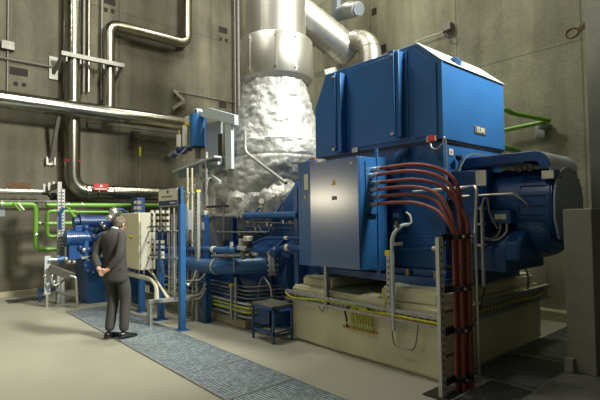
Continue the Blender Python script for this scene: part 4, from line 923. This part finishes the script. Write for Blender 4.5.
pp_=thing('oil_pump','blue pump body with pipes between motor and man','pump',(3.0,9.2,.86))
MB().cyl(P(92,238,Y=9.25),P(103,233,Y=9.25),.09,n=16).build('pump_body','signb',pp_)
for (xx,yy,r) in ((86,228,.07),(97,231,.06),(104,227,.07),(88,250,.07),(80,248,.06)): MB().ball(P(xx,yy,Y=9.2),r,n=12).build('valve_body','signb',pp_)
MB().tube([P(86,262,Y=9.2),P(86,226,Y=9.2)],.05,12).build('riser_pipe','blue',pp_)
for (xx,yy) in ((84,250),(104,227),(102,224)): MB().ball(P(xx,yy,Y=9.15),.045).build('steel_fitting','steel',pp_)
MB().box((2.5,9.1,.86),(3.3,9.3,.90)).build('drip_tray','galv',pp_)
# steel things on cabinet level behind the head
fv=thing('steel_filter','small steel filter housing with looped blue hose above the man','filter',P(113,214,Y=8.7))
MB().ball(P(114,213,Y=8.7),.10,n=14,sc=(1,1,1.1)).ball(P(110,218,Y=8.7),.07,n=12).build('filter_body','steel',fv); MB().tube(smoothc([P(113,211,Y=8.7),P(117,209.5,Y=8.7),P(123,210,Y=8.7),P(126,214,Y=8.7)]),.03,10).build('hose','signb',fv)
# left small frame and panel
ff=thing('gauge_panel','narrow upright steel gauge panel left of the tank','panel',P(47.5,303,Y=9.4))
a=P(47.5,256,Y=9.4); b=P(47.5,297,Y=9.4)
MB().box((a.x-.05,9.38,b.z+.05),(a.x+.05,9.42,a.z)).build('panel_plate','lgrey',ff,.004); MB().box((a.x-.02,9.4,0),(a.x+.02,9.44,b.z+.1)).build('leg','galv',ff)
MB().ball(P(45,276,Y=9.35),.035).build('knob','steel',ff)
tr=thing('tray_stand','grey cable tray on bent steel tube legs in front of the tank','stand',P(76,303,Z=0))
a=P(50,268,Y=9.3); b=P(73,277,Y=9.0)
MB().bar(a,b,.10,.13).build('tray','galvd',tr)
MB().tube(fil([P(70,276,Y=8.95),P(76,277,Y=8.9),P(77.5,302,Y=8.9),V((P(77.5,302,Y=8.9).x,8.9,0))],.09),.022,10).build('tube_leg','steel',tr)
MB().tube([P(50,259.5,Y=9.3),P(58,259.5,Y=9.3)],.025,8).build('steel_tube','steel',tr); MB().cyl(P(57,260,Y=9.3),P(67,258,Y=9.3),.05,n=12).build('blue_valve','blue',tr)
for (x_,y_) in ((69,262),(52,276),(54,282),(66,259),(74,262)): MB().ball(P(x_,y_,Y=9.25),.04).build('fitting','steel',tr)
MB().tube(smoothc([P(51,278,Y=9.2),P(54,285,Y=9.2),P(60,283,Y=9.2),P(66,278,Y=9.2),P(70,272,Y=9.2)]),.02,8).build('hose','galv',tr)
MB().tube([P(56,290,Y=9.2),P(76,299,Y=9.0)],.03,8).build('lower_rail','galvd',tr)
q=P(40,302,Z=0); q1=P(57,303,Z=0)
hh=thing('floor_hoop','low blue tubular floor hoop left of the tank','hoop',q)
MB().tube(fil([V((q.x,q.y,0)),V((q.x,q.y,.26)),V((q1.x,q1.y,.26)),V((q1.x,q1.y,0))],.06),.022,10).build('hoop_tube','blue_skid',hh)
tag(box((P(3,299,Z=0).x,10.3,.001),(P(45,297,Z=0).x,10.75,.008),'floor_drain_grid','grated'),'dark floor drain grating strip near the back wall at left','drain')
# dark machine mass beyond between tank and turbine
mm=thing('condenser','dark blue condenser shell in the background behind the valve blocks','vessel',(4.4,9.6,0))
MB().lathe([(.2,8.95),(.55,9.0),(.55,10.6),(.2,10.7)],(4.5,0,.9),(0,1,0),32).build('shell','signb',mm)
MB().box((4.1,9.1,0),(4.9,10.5,.5)).build('saddle','signb',mm)
for (xx,yy) in ((172,220),(168,226),(180,230),(185,240),(171,246)):
    pass
# ================================================================ upper right
dd=thing('bypass_duct','diagonal aluminium clad duct descending behind the generator','duct',(6.6,6.2,4.8))
DYY=6.9
pa=P(290,-22,Y=DYY); pb=P(350,38,Y=DYY); pc=P(352,48,Y=DYY)
pA=P(284,1,Y=DYY-.1); pB=P(345,49,Y=DYY-.5)
MB().cyl(pA,pB,.33,n=36).build('duct_run','cladw',dd)
MB().lathe([(.33,0),(.335,.02),(.335,.12),(.20,.20)],pB,(pB-pA),36).build('end_cone','cladw',dd)
L=(pB-pA).length; d=(pB-pA)/L
for k in (.45,.62,.78,.93): MB().cyl(pA+d*L*k,pA+d*(L*k+.03),.342,n=36).build('joint_band','cladw',dd)
cone=P(333,70,Y=DYY-.3)
eb_=thing('elbow_duct','segmented aluminium elbow pipe bending down behind the generator roof','duct',(7.0,6.2,4.8))
s0=P(341,50,X=6.9); s1=P(353,42,X=6.9); s2=P(364,42.5,X=6.9); s3=P(370.5,54,X=6.9); s4=P(371,95,X=6.9)
pth=smoothc([s0,s1,s2,s3,s4],4)
MB().tube(pth,.215,24).build('pipe_run','cladw',eb_)
for i in range(3,13,2): 
    dr_=(pth[i+1]-pth[i]).normalized(); MB().cyl(pth[i]-dr_*.01,pth[i]+dr_*.01,.225,n=20).build('segment_ring','cladw',eb_)
q=P(331,70,Y=6.6); tag(MB().bar(P(320,74,Y=6.7),P(341,68,Y=6.7),.3,.10).build('white_flap','roofp'),'pale sheet piece under the diagonal duct above the generator roof','sheet')
lp=thing('flood_lamp','dark hanging bracket with grey cylindrical lamp head at top','lamp',(7.2,6.8,5.9))
a=P(336,2,X=7.1); b=P(336,22,X=7.1)
MB().box((7.04,a.y-.09,b.z),(7.16,a.y+.09,9.4)).build('hanger','mgrey',lp,.01)
MB().cyl(P(341,13,X=7.05),P(349,10,X=7.0),.16,.17,n=20).build('lamp_neck','mgrey',lp); MB().cyl(P(349,10,X=7.0),P(358,9,X=6.9),.17,.15,n=24).build('lamp_head','galv',lp)
MB().cyl(P(358,9,X=6.9),P(359,9,X=6.89),.12,n=24).build('lens','mgrey',lp)
# wall marks right
q=P(374,11.5,X=RX-.01); tag(box((RX-.012,q.y-.06,q.z-.07),(RX+.01,q.y+.06,q.z+.07),'wall_recess','dark'),'small dark square hole in the right wall near the top','wall recess')
q=P(381.5,49,X=RX-.01); tag(box((RX-.012,q.y-.12,q.z-.08),(RX+.01,q.y+.12,q.z+.08),'wall_recess','dark'),'dark rectangular recess in the right wall behind the elbow pipe','wall recess')
t=thing('wall_camera','small dark box with cable loop and rod on the right wall above the generator','fixture',P(447,28,X=7.4))
q=P(447.5,27,X=7.4); MB().box((7.36,q.y-.08,q.z-.07),(7.5,q.y+.08,q.z+.07)).build('housing','galvd',t,.01)
MB().tube(smoothc([P(443,31,X=7.38),P(447,37,X=7.38),P(453,35,X=7.38),P(452,30,X=7.38)]),.012,8).build('cable_loop','black',t)
MB().tube([P(443,32,X=7.42),P(415,42,X=7.42)],.015,8).build('rod','wire',t)
q=P(572,33,X=RX-.004); tag(MB().tube([q+V((0,math.cos(2*PI*k/16)*.085,math.sin(2*PI*k/16)*.07)) for k in range(17)],.012,6,cap=False).bar(q+V((0,-.09,.02)),q+V((0,-.22,.10)),.02,.06).build('wall_anchor_mark','rust'),'faint dark ring mark high on the right wall near the pier','wall mark')
def gpr(l,pts,r,extra=None):
    t=thing('green_pipe',l,'pipe',pts[-1],'green pipes on the right wall'); MB().tube(fil(pts,.06),r,14).build('pipe_run','green',t); return t
w=P(551,120.5,X=7.32)
gpr('upper green pipe running out to the right wall and bending back',[P(490,95.5,Y=3.35)+V((-1,0,0)),V((7.0,3.05,P(530,110,X=7.0).z)),w,P(534,124,X=7.32),P(500,131,X=7.32)],.035)
t=thing('green_pipe','lower green pipe ending behind the exciter hood','pipe',(7,3.3,2.65),'green pipes on the right wall'); a=P(505,148,Y=3.2); MB().tube([a+V((-.9,0,0)),a,P(533,154.5,Y=3.2)],.045,14).build('pipe_run','green',t)
t=thing('pipe_clamp','grey clamp plate holding the green pipe on the right wall','clamp',P(543,132,X=RX))
q=P(541,131,X=RX); MB().box((RX-.03,q.y-.07,q.z-.11),(RX,q.y+.07,q.z+.08)).build('wall_plate','galv',t,.004)
q=P(544,126,X=7.36); MB().box((7.3,q.y-.08,q.z-.04),(7.48,q.y+.06,q.z+.02)).build('clamp_jaw','galvd',t,.005)
tag(box((7.30,2.08,1.52),(7.5,2.2,1.66),'wall_block','cream'),'small cream block on the right wall beside the grey column top','block')
tag(MB().tube([P(547,272,X=7.42),P(547,302,X=7.42)],.008,6).build('wall_wire','galvd'),'thin vertical wire on the right wall beyond the plinth end','wire')
tag(MB().tube(smoothc([P(513,254,Y=2.40),P(524,266,Y=2.38),P(528,276,Y=2.35),P(528,290,Y=2.35)]),.012,8).build('plinth_cable','galvd'),'dark cable hanging over the far end of the plinth','cable')
# ================================================================ the man
MX,MY=2.165,6.25
man=thing('person','person in a charcoal suit seen from behind, hands clasped behind the back','person',(MX,MY,.012))
AZ=math.radians(62)
def bodyf(az,o=(MX,MY,.014)):
    f=V((math.sin(az),math.cos(az),0)); l=V((-math.cos(az),math.sin(az),0)); o=V(o)
    return lambda F,L,Z: o+f*F+l*L+V((0,0,Z))
B=bodyf(AZ)
def skin(name,verts,edges,rad,m,parent,sub=2,root=0):
    me=bpy.data.meshes.new(name); off=ORG[parent.name]; me.from_pydata([V(v)-off for v in verts],edges,[])
    o=bpy.data.objects.new(name,me); C.objects.link(o)
    s=o.modifiers.new('skin','SKIN'); s.use_smooth_shade=True; s.branch_smoothing=.3
    for i,r in enumerate(rad):
        r=(r,r) if not isinstance(r,tuple) else r
        me.skin_vertices[0].data[i].radius=r; me.skin_vertices[0].data[i].use_root=(i==root)
    u=o.modifiers.new('sub','SUBSURF'); u.levels=sub; u.render_levels=sub
    bpy.context.view_layer.update(); dg=bpy.context.evaluated_depsgraph_get(); m2=bpy.data.meshes.new_from_object(o.evaluated_get(dg))
    o.modifiers.clear(); o.data=m2; m2.materials.clear(); m2.materials.append(M[m]); m2.polygons.foreach_set('use_smooth',[True]*len(m2.polygons))
    o.parent=parent; ORG[o.name]=off; return o
# landmarks (forward, left, up)
pel=B(-.02,0,.93); wai=B(-.03,0,1.08); che=B(-.05,0,1.27); nek=B(-.03,.01,1.43); hb=B(.0,.005,1.50)
shL=B(-.04,.165,1.375); shR=B(-.05,-.145,1.375)
elL=B(-.15,.235,1.10); elR=B(-.17,-.20,1.10)
wrL=B(-.225,.09,.925); wrR=B(-.235,-.075,.935); 
hL=B(-.25,.035,.90); hR=B(-.262,-.02,.905)
hiL=B(0,.09,.88); hiR=B(0,-.09,.88)
knL=B(.03,.09,.48); knR=B(.05,-.10,.48); anL=B(-.05,.085,.08); anR=B(.0,-.115,.08)
# body (one continuous skin), head shaped below
vs=[pel,wai,che,nek,hb,shL,elL,wrL,hL,shR,elR,wrR,hR,hiL,knL,anL,hiR,knR,anR]
es=[(0,1),(1,2),(2,3),(3,4),(2,5),(5,6),(6,7),(7,8),(2,9),(9,10),(10,11),(11,12),(0,13),(13,14),(14,15),(0,16),(16,17),(17,18)]
rd=[(.10,.12),(.11,.10),(.09,.08),.045,.055,.042,.038,.028,.034,.042,.038,.028,.034,.075,.052,.04,.075,.052,.04]
# fingers: root inside palm
def fingers(h,wrist,sgn):
    global vs,es,rd
    hi=vs.index(h)
    d=(h-wrist).normalized(); side=B(0,0,1)-B(0,0,0)
    fwd=B(1,0,0)-B(0,0,0)
    for k,(oz,ln) in enumerate(((.026,.052),(.009,.058),(-.008,.054),(-.024,.044))):
        a=h+d*.018+side*oz; b=a+d*ln*.55-fwd*.010; c=b+d*ln*.35+fwd*.022; n=len(vs)
        vs+=[a,b,c]; rd+=[.011,.0095,.008]; es+=[(hi,n),(n,n+1),(n+1,n+2)]
    n=len(vs); a=h-d*.01+side*.028-fwd*.012; b=a+side*.02+d*.02-fwd*.012; vs+=[a,b]; rd+=[.012,.010]; es+=[(hi,n),(n,n+1)]
fingers(hL,wrL,1); fingers(hR,wrR,-1)
body=skin('body',vs,es,rd,'skin',man,2)
# head as part of the body: an ovoid with nose, chin, ears, joined into the body mesh
HA=math.radians(58); hf=V((math.sin(HA),math.cos(HA),0)); hl=V((-math.cos(HA),math.sin(HA),0)); tilt=math.radians(30)
hz=(V((0,0,1))*math.cos(tilt)+hf*math.sin(tilt)).normalized(); hff=(hf*math.cos(tilt)-V((0,0,1))*math.sin(tilt)).normalized()
HC=B(.035,-.01,1.515)
def headpt(F_,L_,Z_): return HC+(hff*F_+hl*L_+hz*Z_)*.92
def headmesh(scale,hair=False):
    b=MB(); n=32; m=24; vs=[]
    for i in range(m+1):
        a=PI*i/m
        for j in range(n):
            t=2*PI*j/n; f=math.sin(a)*math.cos(t); l=math.sin(a)*math.sin(t); z=math.cos(a)
            rx=.098; ry=.077; rz=.118
            F_=f*rx; L_=l*ry; Z_=z*rz
            if z<0: # jaw narrows
                L_*=1-.35*(-z)**1.5; F_=F_*(1-.12*(-z)) + (.018*(-z) if f>0 else .02*(-z))
            if not hair:
                if f>0:
                    nose=math.exp(-((L_/.012)**2))*math.exp(-(((Z_+.022)/.022)**2)); F_+=.022*nose
                    F_-=.008*(math.exp(-(((abs(L_)-.03)/.013)**2))*math.exp(-(((Z_-.006)/.012)**2)))
                    F_+=.005*math.exp(-((L_/.025)**2))*math.exp(-(((Z_+.060)/.007)**2))-.004*math.exp(-((L_/.028)**2))*math.exp(-(((Z_+.066)/.003)**2))
                    F_+=.008*math.exp(-((L_/.025)**2))*math.exp(-(((Z_+.098)/.015)**2))
            else:
                F_*=scale; L_*=scale; Z_*=scale
                q=V((F_*1,L_,Z_)); e=noise.noise(q*45)*.006+noise.noise(q*110)*.003
                k=1+e/.1
                F_*=k;L_*=k;Z_*=k
            vs.append(headpt(F_,L_,Z_))
    fs=[]
    for i in range(m):
        for j in range(n):
            if hair:
                a=PI*(i+.5)/m; t=2*PI*(j+.5)/n; f=math.sin(a)*math.cos(t); z=math.cos(a); 
                lim=.42 if f>.45 else (-.12 if f>.05 else (-.62 if f<-.25 else -.30))
                if z<lim: continue
            fs.append((i*n+j,i*n+(j+1)%n,(i+1)*n+(j+1)%n,(i+1)*n+j))
    return vs,fs
vsH,fsH=headmesh(1)
bm=bmesh.new(); bm.from_mesh(body.data)
off=ORG[man.name]; vv=[bm.verts.new(v-off) for v in vsH]
for f in fsH:
    try: bm.faces.new([vv[i] for i in f])
    except ValueError: pass
bmesh.ops.remove_doubles(bm,verts=vv,dist=.0005)
for s_ in (1,-1): # ears
    e=MB().ball((0,0,0),1,n=12,sc=(.018,.008,.030)); ev=[bm.verts.new(headpt(-.005+v.x-.3*v.z*0,s_*(.078+v.y),-.012+v.z)-off) for v in e.v]
    for f in e.f: bm.faces.new([ev[i] for i in f])
bmesh.ops.recalc_face_normals(bm,faces=bm.faces); bm.to_mesh(body.data); bm.free()
body.data.polygons.foreach_set('use_smooth',[True]*len(body.data.polygons))
for s_ in (1,-1):
    eb2=MB().ball(headpt(.086,s_*.03,.006),.011,n=10).build('eye','white',man); MB().ball(headpt(.096,s_*.03,.006),.004,n=8).build('iris','black',eb2)
vh,fh=headmesh(1.085,True); b=MB(); b.add(vh,fh); hr=b.build('hair','hair',man); so=hr.modifiers.new('s','SOLIDIFY'); so.thickness=.006
# jacket torso as lofted rings, arms skinned
def loft(secs,name,m,n=28,wob=.004):
    vs=[];k=len(secs)
    for (F_,L_,Z_,rf,rl) in secs:
        for j in range(n):
            t=2*PI*j/n; c,s_=math.cos(t),math.sin(t)
            e=1.0; cx=math.copysign(abs(c)**e,c); sy=math.copysign(abs(s_)**e,s_)
            p=B(F_+cx*rf,L_+sy*rl,Z_); w_=noise.noise(p*7)*wob*2; vs.append(p+(p-B(F_,L_,Z_)).normalized()*w_)
    fs=[(i*n+j,i*n+(j+1)%n,(i+1)*n+(j+1)%n,(i+1)*n+j) for i in range(k-1) for j in range(n)]+[tuple(range(n))[::-1],tuple(range((k-1)*n,k*n))]
    b=MB(); b.add(vs,fs); o=b.build(name,m,man); u=o.modifiers.new('u','SUBSURF'); u.levels=1;u.render_levels=1; return o
jk=loft([(-.03,0,.73,.14,.178),(-.03,0,.78,.14,.18),(-.035,0,.92,.13,.17),(-.04,0,1.05,.12,.158),(-.05,0,1.18,.125,.17),(-.06,0,1.29,.12,.182),(-.06,0,1.36,.105,.168),(-.05,0,1.405,.085,.13),(-.035,0,1.435,.068,.085),(-.03,.005,1.46,.058,.062)],'jacket','suit')
for nm,(a,b_,c) in (('L',(shL,elL,wrL)),('R',(shR,elR,wrR))):
    c2=c+(b_-c)*.10
    inn=B(-.05,.09 if nm=='L' else -.09,1.355)
    skin('jacket_sleeve',[inn,a,a*.6+b_*.4,b_,b_*.5+c2*.5,c2],[(0,1),(1,2),(2,3),(3,4),(4,5)],[.075,.075,.064,.058,.052,.044],'suit',jk,2)
skin('trousers',[B(-.02,0,.90),B(-.01,.08,.85),B(.02,.10,.66),knL,B(-.01,.09,.28),anL+V((0,0,.0)),B(-.01,-.08,.85),B(.03,-.10,.66),knR,B(.02,-.11,.28),anR+V((0,0,.0))],
  [(0,1),(1,2),(2,3),(3,4),(4,5),(0,6),(6,7),(7,8),(8,9),(9,10)],[(.11,.10),.088,.092,.078,.070,.066,.088,.092,.078,.070,.066],'suit',man,2)
cl_=MB(); cl_.tube([B(-.03,.005,1.445),B(-.022,.005,1.466)],.053,20); cl_.build('shirt_collar','shirt',man)
# shoes
for an,az in ((anL,math.radians(66)),(anR,math.radians(84))):
    f=V((math.sin(az),math.cos(az),0)); l=V((-math.cos(az),math.sin(az),0)); o=V((an.x,an.y,.013)); b=MB(); vs=[]; n=16
    secs=[(-.075,.028,.055),(-.06,.036,.085),(-.02,.040,.095),(.04,.042,.080),(.10,.046,.058),(.16,.046,.046),(.20,.036,.036),(.222,.018,.022)]
    for (F_,w_,h_) in secs:
        for j in range(n):
            t=2*PI*j/n; zz=(math.sin(t)*.5+.5); vs.append(o+f*F_*.86+l*(math.cos(t)*w_)+V((0,0,max(.0,zz*h_))))
    k=len(secs); fs=[(i*n+j,i*n+(j+1)%n,(i+1)*n+(j+1)%n,(i+1)*n+j) for i in range(k-1) for j in range(n)]+[tuple(range(n))[::-1],tuple(range((k-1)*n,k*n))]
    b.add(vs,fs); b.build('shoe','shoe',man)
# ================================================================ lights
def area(name,loc,size,power,col=(1,.95,.80),target=None,sy=None,spread=None):
    l=bpy.data.lights.new(name,'AREA'); l.energy=power; l.color=col; l.size=size
    if sy: l.shape='RECTANGLE'; l.size_y=sy
    if spread: l.spread=math.radians(spread)
    o=bpy.data.objects.new(name,l); C.objects.link(o); o.location=loc
    d=V(target)-V(loc) if target else V((0,0,-1)); o.rotation_euler=d.to_track_quat('-Z','Y').to_euler(); return o
LG=(1,.98,.85)
area('hall_lamp_near',(5.9,-3.0,8.8),1.5,3000,LG,target=(5,3.5,2))
area('hall_lamp_left',(2.8,6.2,9.2),1.2,350,LG)
area('hall_lamp_far_left',(-1.5,4.5,9.2),1.2,125,LG)
area('hall_lamp_back',(6.2,8.8,9.2),1.0,120,LG)
area('hall_lamp_right',(6.95,4.3,9.2),.8,170,(1,.97,.72))
area('sheen_light_corner',(-3.2,10.9,2.2),1.6,9,(1,.90,.66),target=(3.7,3.6,2.0),sy=.35,spread=70)  # unseen area light added to put the sheen on the terminal cover
struct(box((3.2,-4.99,5.0),(7.49,.1,5.3),'shade_gallery','wallo'))  # unseen gallery slab, added and sized to shade the exciter end
w=bpy.data.worlds.new('world'); bpy.context.scene.world=w; w.use_nodes=True
w.node_tree.nodes['Background'].inputs[0].default_value=(.9,.95,1,1); w.node_tree.nodes['Background'].inputs[1].default_value=.15
sc=bpy.context.scene; sc.view_settings.view_transform='Standard'; sc.view_settings.look='None'; sc.view_settings.gamma=1; sc.view_settings.exposure=-.06; sc.view_settings.use_curve_mapping=False
sc.cycles.use_denoising=True; sc.cycles.max_bounces=8; sc.cycles.sample_clamp_indirect=4
